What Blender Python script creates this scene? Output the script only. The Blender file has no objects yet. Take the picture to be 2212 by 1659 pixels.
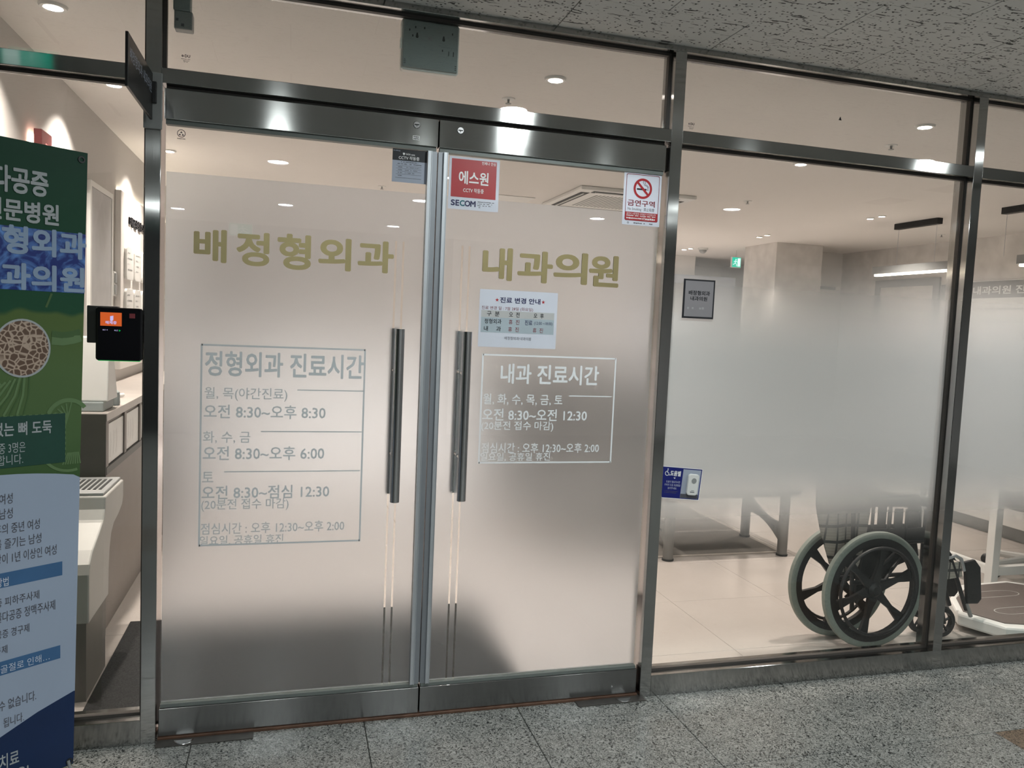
import bpy, bmesh, math, random
from mathutils import Vector, Matrix
random.seed(7)
sc = bpy.context.scene
COL = sc.collection

# ------------------------------------------------------------------ camera, world, exposure
cam_d = bpy.data.cameras.new('camera'); cam = bpy.data.objects.new('camera', cam_d); COL.objects.link(cam)
cam_d.sensor_fit = 'HORIZONTAL'; cam_d.sensor_width = 36.0; cam_d.lens = 1684.37 / 2212 * 36.0
cam_d.clip_start = 0.02; cam_d.clip_end = 60
def cam_axes(yaw, pitch, roll):
    f = Vector((math.sin(yaw)*math.cos(pitch), math.cos(yaw)*math.cos(pitch), math.sin(pitch)))
    r = Vector((math.cos(yaw), -math.sin(yaw), 0)); u = r.cross(f)
    return r*math.cos(roll)+u*math.sin(roll), -r*math.sin(roll)+u*math.cos(roll), f
_r, _u, _f = cam_axes(math.radians(15.793), math.radians(-4.2504), math.radians(2.4891))
cam.matrix_world = Matrix(((_r.x, _u.x, -_f.x, 0.48438), (_r.y, _u.y, -_f.y, -2.68913), (_r.z, _u.z, -_f.z, 1.42453), (0, 0, 0, 1)))
sc.camera = cam
w = bpy.data.worlds.new('world'); sc.world = w; w.use_nodes = True
w.node_tree.nodes['Background'].inputs[0].default_value = (0.5, 0.5, 0.5, 1)
w.node_tree.nodes['Background'].inputs[1].default_value = 0.05
vs = sc.view_settings
vs.view_transform = 'Standard'; vs.look = 'None'; vs.exposure = 0.0; vs.gamma = 1.0; vs.use_curve_mapping = False
sc.cycles.transparent_max_bounces = 24
sc.cycles.max_bounces = 10
INT_W = 13.0       # watts of a clinic spot lamp
INT_L = 12.0       # glow of its lens
COR_L = 450.0       # radiance of the corridor's downlights
INT_C = (1.0, 0.87, 0.79)
COR_C = (0.93, 1.0, 0.99)

# ------------------------------------------------------------------ materials
def lin(c):
    return tuple(((v/255)/12.92 if v/255 <= 0.04045 else ((v/255+0.055)/1.055)**2.4) for v in c)
def newmat(name):
    m = bpy.data.materials.new(name); m.use_nodes = True
    nt = m.node_tree; nt.nodes.clear()
    out = nt.nodes.new('ShaderNodeOutputMaterial')
    return m, nt, out
def N(nt, t, **kw):
    n = nt.nodes.new(t)
    for k, v in kw.items():
        if k in n.inputs.keys() if hasattr(n.inputs, 'keys') else False: n.inputs[k].default_value = v
        else: setattr(n, k, v)
    return n
def position(nt, scale=(1, 1, 1)):
    g = nt.nodes.new('ShaderNodeNewGeometry'); mp = nt.nodes.new('ShaderNodeMapping')
    mp.inputs['Scale'].default_value = scale
    nt.links.new(g.outputs['Position'], mp.inputs['Vector'])
    return mp.outputs['Vector']
def plain(name, col, rough=0.5, metal=0.0, var=0.06, vscale=12.0, emit=None, spec=0.5, coat=0.0, trans=0.0):
    """procedural: base colour with a slight noise mottling"""
    m, nt, out = newmat(name)
    p = nt.nodes.new('ShaderNodeBsdfPrincipled')
    p.inputs['Roughness'].default_value = rough; p.inputs['Metallic'].default_value = metal
    p.inputs['Specular IOR Level'].default_value = spec; p.inputs['Coat Weight'].default_value = coat
    nz = nt.nodes.new('ShaderNodeTexNoise'); nz.inputs['Scale'].default_value = vscale; nz.inputs['Detail'].default_value = 4
    nt.links.new(position(nt), nz.inputs['Vector'])
    rp = nt.nodes.new('ShaderNodeValToRGB')
    rp.color_ramp.elements[0].position = 0.3; rp.color_ramp.elements[1].position = 0.7
    rp.color_ramp.elements[0].color = tuple(max(0, c*(1-var)) for c in col) + (1,)
    rp.color_ramp.elements[1].color = tuple(min(1, c*(1+var)) for c in col) + (1,)
    nt.links.new(nz.outputs['Fac'], rp.inputs['Fac'])
    nt.links.new(rp.outputs['Color'], p.inputs['Base Color'])
    if emit:
        p.inputs['Emission Color'].default_value = tuple(emit[0]) + (1,); p.inputs['Emission Strength'].default_value = emit[1]
    if trans:      # thin sheet that lets light through
        tl = nt.nodes.new('ShaderNodeBsdfTranslucent'); nt.links.new(rp.outputs['Color'], tl.inputs['Color'])
        mx = nt.nodes.new('ShaderNodeMixShader'); mx.inputs[0].default_value = trans
        nt.links.new(p.outputs['BSDF'], mx.inputs[1]); nt.links.new(tl.outputs[0], mx.inputs[2]); nt.links.new(mx.outputs[0], out.inputs['Surface'])
        return m
    nt.links.new(p.outputs['BSDF'], out.inputs['Surface'])
    return m
def emission(name, col, s):
    m, nt, out = newmat(name)
    e = nt.nodes.new('ShaderNodeEmission'); e.inputs['Color'].default_value = tuple(col)+(1,); e.inputs['Strength'].default_value = s
    nt.links.new(e.outputs[0], out.inputs['Surface'])
    return m
def steel(name, tangent, col=(0.56, 0.56, 0.55), rough=0.26, aniso=0.75):
    m, nt, out = newmat(name)
    p = nt.nodes.new('ShaderNodeBsdfPrincipled'); p.inputs['Metallic'].default_value = 1.0
    p.inputs['Anisotropic'].default_value = aniso; p.inputs['Anisotropic Rotation'].default_value = 0.25
    t = nt.nodes.new('ShaderNodeCombineXYZ')
    for i in range(3): t.inputs[i].default_value = tangent[i]
    nt.links.new(t.outputs[0], p.inputs['Tangent'])
    sc_ = tuple(6 if tangent[i] else 260 for i in range(3))
    nz = nt.nodes.new('ShaderNodeTexNoise'); nz.inputs['Scale'].default_value = 1; nz.inputs['Detail'].default_value = 3
    nt.links.new(position(nt, sc_), nz.inputs['Vector'])
    mr = nt.nodes.new('ShaderNodeMapRange'); mr.inputs['To Min'].default_value = rough*0.85; mr.inputs['To Max'].default_value = rough*1.15
    nt.links.new(nz.outputs['Fac'], mr.inputs['Value']); nt.links.new(mr.outputs[0], p.inputs['Roughness'])
    rp = nt.nodes.new('ShaderNodeValToRGB')
    rp.color_ramp.elements[0].color = tuple(c*0.93 for c in col)+(1,); rp.color_ramp.elements[1].color = tuple(c*1.07 for c in col)+(1,)
    nt.links.new(nz.outputs['Fac'], rp.inputs['Fac']); nt.links.new(rp.outputs['Color'], p.inputs['Base Color'])
    nt.links.new(p.outputs['BSDF'], out.inputs['Surface'])
    return m
def pane_mat():
    m, nt, out = newmat('clear_glass')
    tr = nt.nodes.new('ShaderNodeBsdfTransparent'); tr.inputs[0].default_value = (0.965, 0.985, 0.975, 1)
    gl = nt.nodes.new('ShaderNodeBsdfGlossy'); gl.inputs['Roughness'].default_value = 0.0
    fr = nt.nodes.new('ShaderNodeFresnel'); fr.inputs['IOR'].default_value = 1.5
    g = nt.nodes.new('ShaderNodeNewGeometry')
    inv = nt.nodes.new('ShaderNodeMath'); inv.operation = 'SUBTRACT'; inv.inputs[0].default_value = 1.0
    nt.links.new(g.outputs['Backfacing'], inv.inputs[1])
    mu = nt.nodes.new('ShaderNodeMath'); mu.operation = 'MULTIPLY'; nt.links.new(fr.outputs[0], mu.inputs[0]); nt.links.new(inv.outputs[0], mu.inputs[1])
    m2 = nt.nodes.new('ShaderNodeMath'); m2.operation = 'MULTIPLY'; m2.use_clamp = True; nt.links.new(mu.outputs[0], m2.inputs[0]); m2.inputs[1].default_value = 1.8
    mx = nt.nodes.new('ShaderNodeMixShader'); nt.links.new(m2.outputs[0], mx.inputs[0]); nt.links.new(tr.outputs[0], mx.inputs[1]); nt.links.new(gl.outputs[0], mx.inputs[2])
    nt.links.new(mx.outputs[0], out.inputs['Surface'])
    return m
def film_mat():
    """etched privacy film of the doors: scatters what lies behind it"""
    m, nt, out = newmat('frosted_film')
    rf = nt.nodes.new('ShaderNodeBsdfRefraction'); rf.inputs['Roughness'].default_value = 0.42; rf.inputs['IOR'].default_value = 1.35
    rf.inputs['Color'].default_value = (0.94, 0.965, 1.0, 1)
    tl = nt.nodes.new('ShaderNodeBsdfTranslucent'); tl.inputs['Color'].default_value = (0.88, 0.88, 0.88, 1)
    df = nt.nodes.new('ShaderNodeBsdfDiffuse'); df.inputs['Color'].default_value = (0.8, 0.81, 0.81, 1)
    nz = nt.nodes.new('ShaderNodeTexNoise'); nz.inputs['Scale'].default_value = 3; nt.links.new(position(nt), nz.inputs['Vector'])
    mr = nt.nodes.new('ShaderNodeMapRange'); mr.inputs['To Min'].default_value = 0.03; mr.inputs['To Max'].default_value = 0.05
    nt.links.new(nz.outputs['Fac'], mr.inputs['Value'])
    m1 = nt.nodes.new('ShaderNodeMixShader'); nt.links.new(mr.outputs[0], m1.inputs[0]); nt.links.new(rf.outputs[0], m1.inputs[1]); nt.links.new(tl.outputs[0], m1.inputs[2])
    m2 = nt.nodes.new('ShaderNodeMixShader'); m2.inputs[0].default_value = 0.03; nt.links.new(m1.outputs[0], m2.inputs[1]); nt.links.new(df.outputs[0], m2.inputs[2])
    nt.links.new(m2.outputs[0], out.inputs['Surface'])
    return m
def gradient_film_mat():
    """dot-printed film: dense in the middle of its height, thinning out to clear glass up and down"""
    m, nt, out = newmat('gradient_dot_film')
    g = nt.nodes.new('ShaderNodeNewGeometry'); sx = nt.nodes.new('ShaderNodeSeparateXYZ'); nt.links.new(g.outputs['Position'], sx.inputs[0])
    def ss(a, b):
        q = nt.nodes.new('ShaderNodeMapRange'); q.interpolation_type = 'SMOOTHSTEP'
        q.inputs['From Min'].default_value = a; q.inputs['From Max'].default_value = b
        nt.links.new(sx.outputs['Z'], q.inputs['Value']); return q.outputs[0]
    lo = ss(0.56, 0.93); hi = ss(1.80, 1.30)
    mu = nt.nodes.new('ShaderNodeMath'); mu.operation = 'MULTIPLY'; nt.links.new(lo, mu.inputs[0]); nt.links.new(hi, mu.inputs[1])
    m3 = nt.nodes.new('ShaderNodeMath'); m3.operation = 'MULTIPLY'; nt.links.new(mu.outputs[0], m3.inputs[0]); m3.inputs[1].default_value = 0.97
    tr = nt.nodes.new('ShaderNodeBsdfTransparent')
    tl = nt.nodes.new('ShaderNodeBsdfTranslucent'); tl.inputs['Color'].default_value = (0.80, 0.81, 0.84, 1)
    df = nt.nodes.new('ShaderNodeBsdfDiffuse'); df.inputs['Color'].default_value = (0.78, 0.77, 0.77, 1)
    m1 = nt.nodes.new('ShaderNodeMixShader'); m1.inputs[0].default_value = 0.42; nt.links.new(tl.outputs[0], m1.inputs[1]); nt.links.new(df.outputs[0], m1.inputs[2])
    mx = nt.nodes.new('ShaderNodeMixShader'); nt.links.new(m3.outputs[0], mx.inputs[0]); nt.links.new(tr.outputs[0], mx.inputs[1]); nt.links.new(m1.outputs[0], mx.inputs[2])
    nt.links.new(mx.outputs[0], out.inputs['Surface'])
    return m
def granite(name, dark, mid, light, rough=0.22):
    m, nt, out = newmat(name)
    p = nt.nodes.new('ShaderNodeBsdfPrincipled'); p.inputs['Roughness'].default_value = rough; p.inputs['Specular IOR Level'].default_value = 0.5
    v = position(nt)
    n1 = nt.nodes.new('ShaderNodeTexNoise'); n1.inputs['Scale'].default_value = 66; n1.inputs['Detail'].default_value = 2.5; n1.inputs['Roughness'].default_value = 0.6; n1.inputs['Distortion'].default_value = 2.6
    nt.links.new(v, n1.inputs['Vector'])
    rp = nt.nodes.new('ShaderNodeValToRGB'); cr = rp.color_ramp
    cr.elements[0].position = 0.39; cr.elements[0].color = dark+(1,)
    cr.elements[1].position = 0.64; cr.elements[1].color = light+(1,)
    e = cr.elements.new(0.46); e.color = mid+(1,)
    nt.links.new(n1.outputs['Fac'], rp.inputs['Fac'])
    n2 = nt.nodes.new('ShaderNodeTexNoise'); n2.inputs['Scale'].default_value = 14; n2.inputs['Detail'].default_value = 2; nt.links.new(v, n2.inputs['Vector'])
    mr = nt.nodes.new('ShaderNodeMapRange'); mr.inputs['To Min'].default_value = 0.8; mr.inputs['To Max'].default_value = 1.15; nt.links.new(n2.outputs['Fac'], mr.inputs['Value'])
    mx = nt.nodes.new('ShaderNodeVectorMath'); mx.operation = 'SCALE'; nt.links.new(rp.outputs['Color'], mx.inputs[0]); nt.links.new(mr.outputs[0], mx.inputs['Scale'])
    nt.links.new(mx.outputs[0], p.inputs['Base Color'])
    nt.links.new(p.outputs['BSDF'], out.inputs['Surface'])
    return m
def acoustic():
    m, nt, out = newmat('fissured_ceiling_board')
    p = nt.nodes.new('ShaderNodeBsdfPrincipled'); p.inputs['Roughness'].default_value = 0.9
    n1 = nt.nodes.new('ShaderNodeTexNoise'); n1.inputs['Scale'].default_value = 1; n1.inputs['Detail'].default_value = 2; n1.inputs['Distortion'].default_value = 0.6
    nt.links.new(position(nt, (19, 85, 1)), n1.inputs['Vector'])
    r1 = nt.nodes.new('ShaderNodeValToRGB'); r1.color_ramp.elements[0].position = 0.635; r1.color_ramp.elements[1].position = 0.66
    nt.links.new(n1.outputs['Fac'], r1.inputs['Fac'])
    vo = nt.nodes.new('ShaderNodeTexVoronoi'); vo.inputs['Scale'].default_value = 58; nt.links.new(position(nt), vo.inputs['Vector'])
    r2 = nt.nodes.new('ShaderNodeValToRGB'); r2.color_ramp.elements[0].position = 0.20; r2.color_ramp.elements[1].position = 0.28
    r2.color_ramp.elements[0].color = (1, 1, 1, 1); r2.color_ramp.elements[1].color = (0, 0, 0, 1)
    nt.links.new(vo.outputs['Distance'], r2.inputs['Fac'])
    n3 = nt.nodes.new('ShaderNodeTexNoise'); n3.inputs['Scale'].default_value = 60; nt.links.new(position(nt), n3.inputs['Vector'])
    r3 = nt.nodes.new('ShaderNodeValToRGB'); r3.color_ramp.elements[0].position = 0.40; r3.color_ramp.elements[1].position = 0.44; nt.links.new(n3.outputs['Fac'], r3.inputs['Fac'])
    mm = nt.nodes.new('ShaderNodeMath'); mm.operation = 'MULTIPLY'; nt.links.new(r2.outputs['Color'], mm.inputs[0]); nt.links.new(r3.outputs['Color'], mm.inputs[1])
    mx = nt.nodes.new('ShaderNodeMath'); mx.operation = 'MAXIMUM'; nt.links.new(r1.outputs['Color'], mx.inputs[0]); nt.links.new(mm.outputs[0], mx.inputs[1])
    c = nt.nodes.new('ShaderNodeMix'); c.data_type = 'RGBA'
    c.inputs['A'].default_value = (0.70, 0.70, 0.68, 1); c.inputs['B'].default_value = (0.10, 0.097, 0.092, 1)
    nt.links.new(mx.outputs[0], c.inputs['Factor']); nt.links.new(c.outputs['Result'], p.inputs['Base Color'])
    bp = nt.nodes.new('ShaderNodeBump'); bp.invert = True; bp.inputs['Strength'].default_value = 0.4; bp.inputs['Distance'].default_value = 0.002
    nt.links.new(mx.outputs[0], bp.inputs['Height']); nt.links.new(bp.outputs[0], p.inputs['Normal'])
    nt.links.new(p.outputs['BSDF'], out.inputs['Surface'])
    return m
def plaid():
    m, nt, out = newmat('plaid_cloth')
    p = nt.nodes.new('ShaderNodeBsdfPrincipled'); p.inputs['Roughness'].default_value = 0.85
    v = position(nt)
    def band(direction, scale, a, b):
        wv = nt.nodes.new('ShaderNodeTexWave'); wv.bands_direction = direction; wv.inputs['Scale'].default_value = scale; wv.inputs['Distortion'].default_value = 0.3
        nt.links.new(v, wv.inputs['Vector'])
        r = nt.nodes.new('ShaderNodeValToRGB'); r.color_ramp.elements[0].position = a; r.color_ramp.elements[1].position = b
        nt.links.new(wv.outputs['Fac'], r.inputs['Fac']); return r.outputs['Color']
    a = band('Z', 4.2, 0.86, 0.95); b = band('X', 5.5, 0.90, 0.97); d = band('Z', 21, 0.9, 0.98)
    m1 = nt.nodes.new('ShaderNodeMath'); m1.operation = 'MAXIMUM'; nt.links.new(a, m1.inputs[0]); nt.links.new(b, m1.inputs[1])
    m2 = nt.nodes.new('ShaderNodeMath'); m2.operation = 'MULTIPLY'; nt.links.new(d, m2.inputs[0]); m2.inputs[1].default_value = 0.4
    m3 = nt.nodes.new('ShaderNodeMath'); m3.operation = 'MAXIMUM'; nt.links.new(m1.outputs[0], m3.inputs[0]); nt.links.new(m2.outputs[0], m3.inputs[1])
    c = nt.nodes.new('ShaderNodeMix'); c.data_type = 'RGBA'; c.inputs['A'].default_value = (0.44, 0.40, 0.35, 1); c.inputs['B'].default_value = (0.06, 0.06, 0.06, 1)
    nt.links.new(m3.outputs[0], c.inputs['Factor']); nt.links.new(c.outputs['Result'], p.inputs['Base Color'])
    nt.links.new(p.outputs['BSDF'], out.inputs['Surface'])
    return m
def bone_print():
    m, nt, out = newmat('bone_photo_print')
    p = nt.nodes.new('ShaderNodeBsdfPrincipled'); p.inputs['Roughness'].default_value = 0.45
    vo = nt.nodes.new('ShaderNodeTexVoronoi'); vo.feature = 'DISTANCE_TO_EDGE'; vo.inputs['Scale'].default_value = 62; vo.inputs['Randomness'].default_value = 1
    nt.links.new(position(nt), vo.inputs['Vector'])
    r = nt.nodes.new('ShaderNodeValToRGB'); r.color_ramp.elements[0].position = 0.06; r.color_ramp.elements[1].position = 0.13
    r.color_ramp.elements[0].color = (0.50, 0.38, 0.30, 1); r.color_ramp.elements[1].color = (0.13, 0.075, 0.05, 1)
    nt.links.new(vo.outputs['Distance'], r.inputs['Fac']); nt.links.new(r.outputs['Color'], p.inputs['Base Color'])
    nt.links.new(p.outputs['BSDF'], out.inputs['Surface'])
    return m
def water_print():
    m, nt, out = newmat('blue_water_print')
    p = nt.nodes.new('ShaderNodeBsdfPrincipled'); p.inputs['Roughness'].default_value = 0.3
    n1 = nt.nodes.new('ShaderNodeTexNoise'); n1.inputs['Scale'].default_value = 14; n1.inputs['Detail'].default_value = 4; n1.inputs['Distortion'].default_value = 2.5
    nt.links.new(position(nt), n1.inputs['Vector'])
    r = nt.nodes.new('ShaderNodeValToRGB'); r.color_ramp.elements[0].position = 0.42; r.color_ramp.elements[1].position = 0.72
    r.color_ramp.elements[0].color = (0.012, 0.03, 0.20, 1); r.color_ramp.elements[1].color = (0.13, 0.30, 0.72, 1)
    nt.links.new(n1.outputs['Fac'], r.inputs['Fac']); nt.links.new(r.outputs['Color'], p.inputs['Base Color'])
    nt.links.new(p.outputs['BSDF'], out.inputs['Surface'])
    return m
def zgrad(name, stops, rough=0.45):
    """print with a vertical colour run (world height)"""
    m, nt, out = newmat(name)
    p = nt.nodes.new('ShaderNodeBsdfPrincipled'); p.inputs['Roughness'].default_value = rough; p.inputs['Specular IOR Level'].default_value = 0.15
    g = nt.nodes.new('ShaderNodeNewGeometry'); sx = nt.nodes.new('ShaderNodeSeparateXYZ'); nt.links.new(g.outputs['Position'], sx.inputs[0])
    mr = nt.nodes.new('ShaderNodeMapRange'); z0, z1 = stops[0][0], stops[-1][0]
    mr.inputs['From Min'].default_value = z0; mr.inputs['From Max'].default_value = z1; nt.links.new(sx.outputs['Z'], mr.inputs['Value'])
    nz = nt.nodes.new('ShaderNodeTexNoise'); nz.inputs['Scale'].default_value = 5; nt.links.new(position(nt), nz.inputs['Vector'])
    ad = nt.nodes.new('ShaderNodeMath'); ad.operation = 'MULTIPLY_ADD'; nt.links.new(nz.outputs['Fac'], ad.inputs[0]); ad.inputs[1].default_value = 0.12; nt.links.new(mr.outputs[0], ad.inputs[2])
    r = nt.nodes.new('ShaderNodeValToRGB'); cr = r.color_ramp
    cr.elements[0].position = 0; cr.elements[0].color = stops[0][1]+(1,); cr.elements[1].position = 1; cr.elements[1].color = stops[-1][1]+(1,)
    for z, c in stops[1:-1]:
        e = cr.elements.new((z-z0)/(z1-z0)); e.color = c+(1,)
    nt.links.new(ad.outputs[0], r.inputs['Fac']); nt.links.new(r.outputs['Color'], p.inputs['Base Color'])
    nt.links.new(p.outputs['BSDF'], out.inputs['Surface'])
    return m
M = {}
M['steel_h'] = steel('brushed_steel_rail', (1, 0, 0), (0.38, 0.38, 0.375), 0.13, 0.95)
M['steel_v'] = steel('brushed_steel_post', (0, 0, 1), (0.42, 0.42, 0.415), 0.12, 1.0)
M['steel_door'] = steel('brushed_steel_door_rail', (1, 0, 0), (0.46, 0.46, 0.455), 0.12, 0.95)
M['steel_kick'] = steel('scuffed_steel_kick_rail', (1, 0, 0), (0.25, 0.25, 0.25), 0.2, 0.9)
M['steel_tube'] = plain('polished_steel_tube', (0.62, 0.62, 0.63), 0.24, 1.0, 0.03)
M['steel_plate'] = plain('worn_floor_steel', (0.07, 0.064, 0.058), 0.4, 0.3, 0.2, 30)
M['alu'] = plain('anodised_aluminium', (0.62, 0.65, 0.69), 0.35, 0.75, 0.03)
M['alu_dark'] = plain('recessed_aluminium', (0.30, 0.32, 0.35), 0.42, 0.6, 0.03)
M['gasket'] = plain('dark_gasket', (0.055, 0.048, 0.043), 0.5, 0, 0.1)
M['bead'] = plain('grey_green_bead', (0.16, 0.18, 0.17), 0.45)
M['glass'] = pane_mat()
M['film'] = film_mat()
M['gfilm'] = gradient_film_mat()
M['gold'] = plain('gold_acrylic', (0.42, 0.35, 0.18), 0.36, 0.75, 0.05)
M['vinyl_grey'] = plain('grey_vinyl', (0.66, 0.70, 0.72), 0.5, 0.0, 0.03)  # toned darker than the lettering on the right door
M['vinyl_white'] = plain('white_vinyl', (0.86, 0.88, 0.90), 0.5, 0.0, 0.02, emit=None)
M['granite'] = granite('grey_granite', (0.028, 0.03, 0.03), (0.19, 0.195, 0.185), (0.40, 0.40, 0.38))
M['granite_brown'] = granite('brown_granite', (0.05, 0.035, 0.025), (0.15, 0.11, 0.08), (0.24, 0.18, 0.13))
M['grout'] = plain('dark_grout', (0.06, 0.06, 0.055), 0.9)
M['acoustic'] = acoustic()
M['ceil_joint'] = plain('ceiling_joint', (0.05, 0.045, 0.04), 0.9)
M['plaster'] = plain('warm_white_plaster', (0.78, 0.75, 0.72), 0.75, 0, 0.02, 2)
M['ceil_paint'] = plain('white_ceiling_paint', (0.82, 0.79, 0.76), 0.85, 0, 0.015, 2)
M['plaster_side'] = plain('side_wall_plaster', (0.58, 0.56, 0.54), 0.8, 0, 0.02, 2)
M['concrete'] = plain('grey_stone_wallcover', (0.70, 0.675, 0.65), 0.7, 0, 0.12, 7)
M['int_tile'] = plain('cream_porcelain_tile', (0.43, 0.392, 0.365), 0.22, 0, 0.03, 4)
M['int_grout'] = plain('tile_grout', (0.25, 0.21, 0.18), 0.8)
M['mat'] = plain('black_coir_mat', (0.012, 0.012, 0.012), 0.95, 0, 0.4, 220)
M['rug'] = plain('grey_brown_rug', (0.18, 0.165, 0.15), 0.95, 0, 0.15, 160)
M['rug_edge'] = plain('rug_border', (0.42, 0.38, 0.34), 0.9)
M['corr_wall'] = plain('dim_corridor_wall', (0.045, 0.045, 0.045), 0.6, 0, 0.05, 2)  # dimness of the far corridor put into the wall colour
M['corr_wall2'] = plain('paled_reflection_wall', (0.80, 0.77, 0.76), 0.6, 0, 0.05, 2)  # unseen walls made pale so the right-hand steel posts reflect lighter
M['white_pl'] = plain('white_plastic', (0.80, 0.80, 0.78), 0.35, 0, 0.02)
M['grey_pl'] = plain('grey_plastic', (0.30, 0.31, 0.31), 0.45, 0, 0.05)
M['sofa'] = plain('added_sofa_upholstery', (0.32, 0.30, 0.285), 0.8, 0, 0.1, 20)
M['stand'] = plain('grey_white_stand', (0.42, 0.42, 0.40), 0.4, 0, 0.03)
M['stand_base'] = plain('brown_grey_plinth', (0.16, 0.15, 0.14), 0.5)
M['teal_pl'] = plain('grey_green_plastic', (0.30, 0.34, 0.34), 0.5, 0, 0.05)
M['dark_pl'] = plain('dark_hole', (0.02, 0.022, 0.022), 0.6)
M['black_gl'] = plain('gloss_black_plastic', (0.006, 0.006, 0.008), 0.08, 0, 0.05)
M['black'] = plain('matt_black', (0.02, 0.02, 0.022), 0.5, 0, 0.1)
M['sign_black'] = plain('satin_black_acrylic', (0.010, 0.009, 0.009), 0.35, 0, 0.1, spec=0.25)
M['rubber'] = plain('grey_tyre_rubber', (0.22, 0.25, 0.225), 0.7, 0, 0.08, 90)
M['plaid'] = plaid()
M['navy'] = plain('navy_print', (0.006, 0.012, 0.16), 0.4, 0, 0.05)
M['ink_black'] = plain('black_ink', (0.008, 0.009, 0.014), 0.45)
M['ink_navy'] = plain('navy_ink', (0.012, 0.014, 0.085), 0.45)
M['ink_grey'] = plain('grey_ink', (0.09, 0.09, 0.11), 0.5)
M['ink_red'] = plain('red_ink', (0.42, 0.022, 0.03), 0.4)
M['ink_maroon'] = plain('maroon_ink', (0.22, 0.03, 0.04), 0.45)
M['ink_teal'] = plain('teal_ink', (0.0, 0.13, 0.17), 0.4)
M['ink_white'] = plain('white_ink', (0.86, 0.86, 0.87), 0.45)
M['paper'] = plain('cool_white_paper', (0.84, 0.87, 0.95), 0.6, 0, 0.02, trans=0.35)
M['paper_grey'] = plain('cool_grey_print', (0.50, 0.55, 0.66), 0.5, 0, 0.02, trans=0.25)
M['table_beige'] = plain('beige_table_row', (0.50, 0.50, 0.50), 0.6)
M['table_blue'] = plain('pale_blue_table_row', (0.40, 0.47, 0.52), 0.6)
M['note_grey'] = plain('grey_note_paper', (0.26, 0.245, 0.26), 0.5, 0, 0.03)
M['orange_screen'] = emission('orange_screen', (0.62, 0.11, 0.025), 0.95)
M['screen_glyph'] = emission('pale_screen_glyph', (0.55, 0.50, 0.85), 1.0)
M['green_led'] = emission('green_led', (0.005, 0.42, 0.07), 1.0)
M['exit_green'] = emission('exit_green', (0.0, 0.55, 0.36), 1.3)
M['exit_white'] = emission('exit_white', (0.75, 1.0, 0.92), 1.4)
M['lamp_int'] = emission('warm_spot_lamp', INT_C, INT_L)
M['lamp_cor'] = emission('neutral_downlight', COR_C, COR_L)
M['lamp_led'] = emission('warm_led_strip', (1.0, 0.84, 0.66), 14.0)
M['lamp_pend'] = emission('pendant_diffuser', (1.0, 0.86, 0.72), 14.0)
M['pink'] = plain('red_lightbox_face', (0.55, 0.16, 0.17), 0.4)
M['cab'] = plain('grey_brown_laminate', (0.17, 0.145, 0.13), 0.45, 0, 0.05)
M['cab_dark'] = plain('charcoal_laminate', (0.045, 0.043, 0.04), 0.45, 0, 0.08)
M['bench_grey'] = plain('grey_powder_coat', (0.17, 0.165, 0.155), 0.5)
M['scale_top'] = plain('brown_grey_scale_deck', (0.14, 0.115, 0.105), 0.5)
M['white_line'] = plain('pale_outline', (0.5, 0.5, 0.47), 0.5)
M['banner_green'] = zgrad('banner_green_print', [(0.93, (0.045, 0.10, 0.035)), (1.10, (0.085, 0.15, 0.06)), (1.30, (0.10, 0.165, 0.065)), (1.46, (0.10, 0.155, 0.05)), (1.471, (0.022, 0.085, 0.045)), (1.90, (0.014, 0.060, 0.035))])
M['banner_white'] = plain('banner_pale_print', (0.36, 0.43, 0.56), 0.5, 0, 0.03, 3)
M['banner_navy'] = plain('banner_navy_print', (0.004, 0.022, 0.085), 0.5)
M['banner_box'] = plain('banner_dark_green_box', (0.010, 0.060, 0.042), 0.5, 0, 0.1, 6)
M['banner_pill'] = plain('banner_blue_pill', (0.05, 0.14, 0.30), 0.5)
M['banner_text'] = plain('banner_pale_text', (0.40, 0.43, 0.45), 0.5)
M['banner_text2'] = plain('banner_pale_blue_text', (0.28, 0.38, 0.54), 0.5)
M['banner_strand'] = plain('banner_green_strand', (0.12, 0.21, 0.085), 0.5)
M['banner_strand2'] = plain('banner_green_strand_dark', (0.055, 0.12, 0.035), 0.5)
M['bone'] = bone_print()
M['water'] = water_print()
M['threshold'] = plain('worn_brown_strip', (0.14, 0.075, 0.05), 0.5, 0.3, 0.3, 25)

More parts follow.
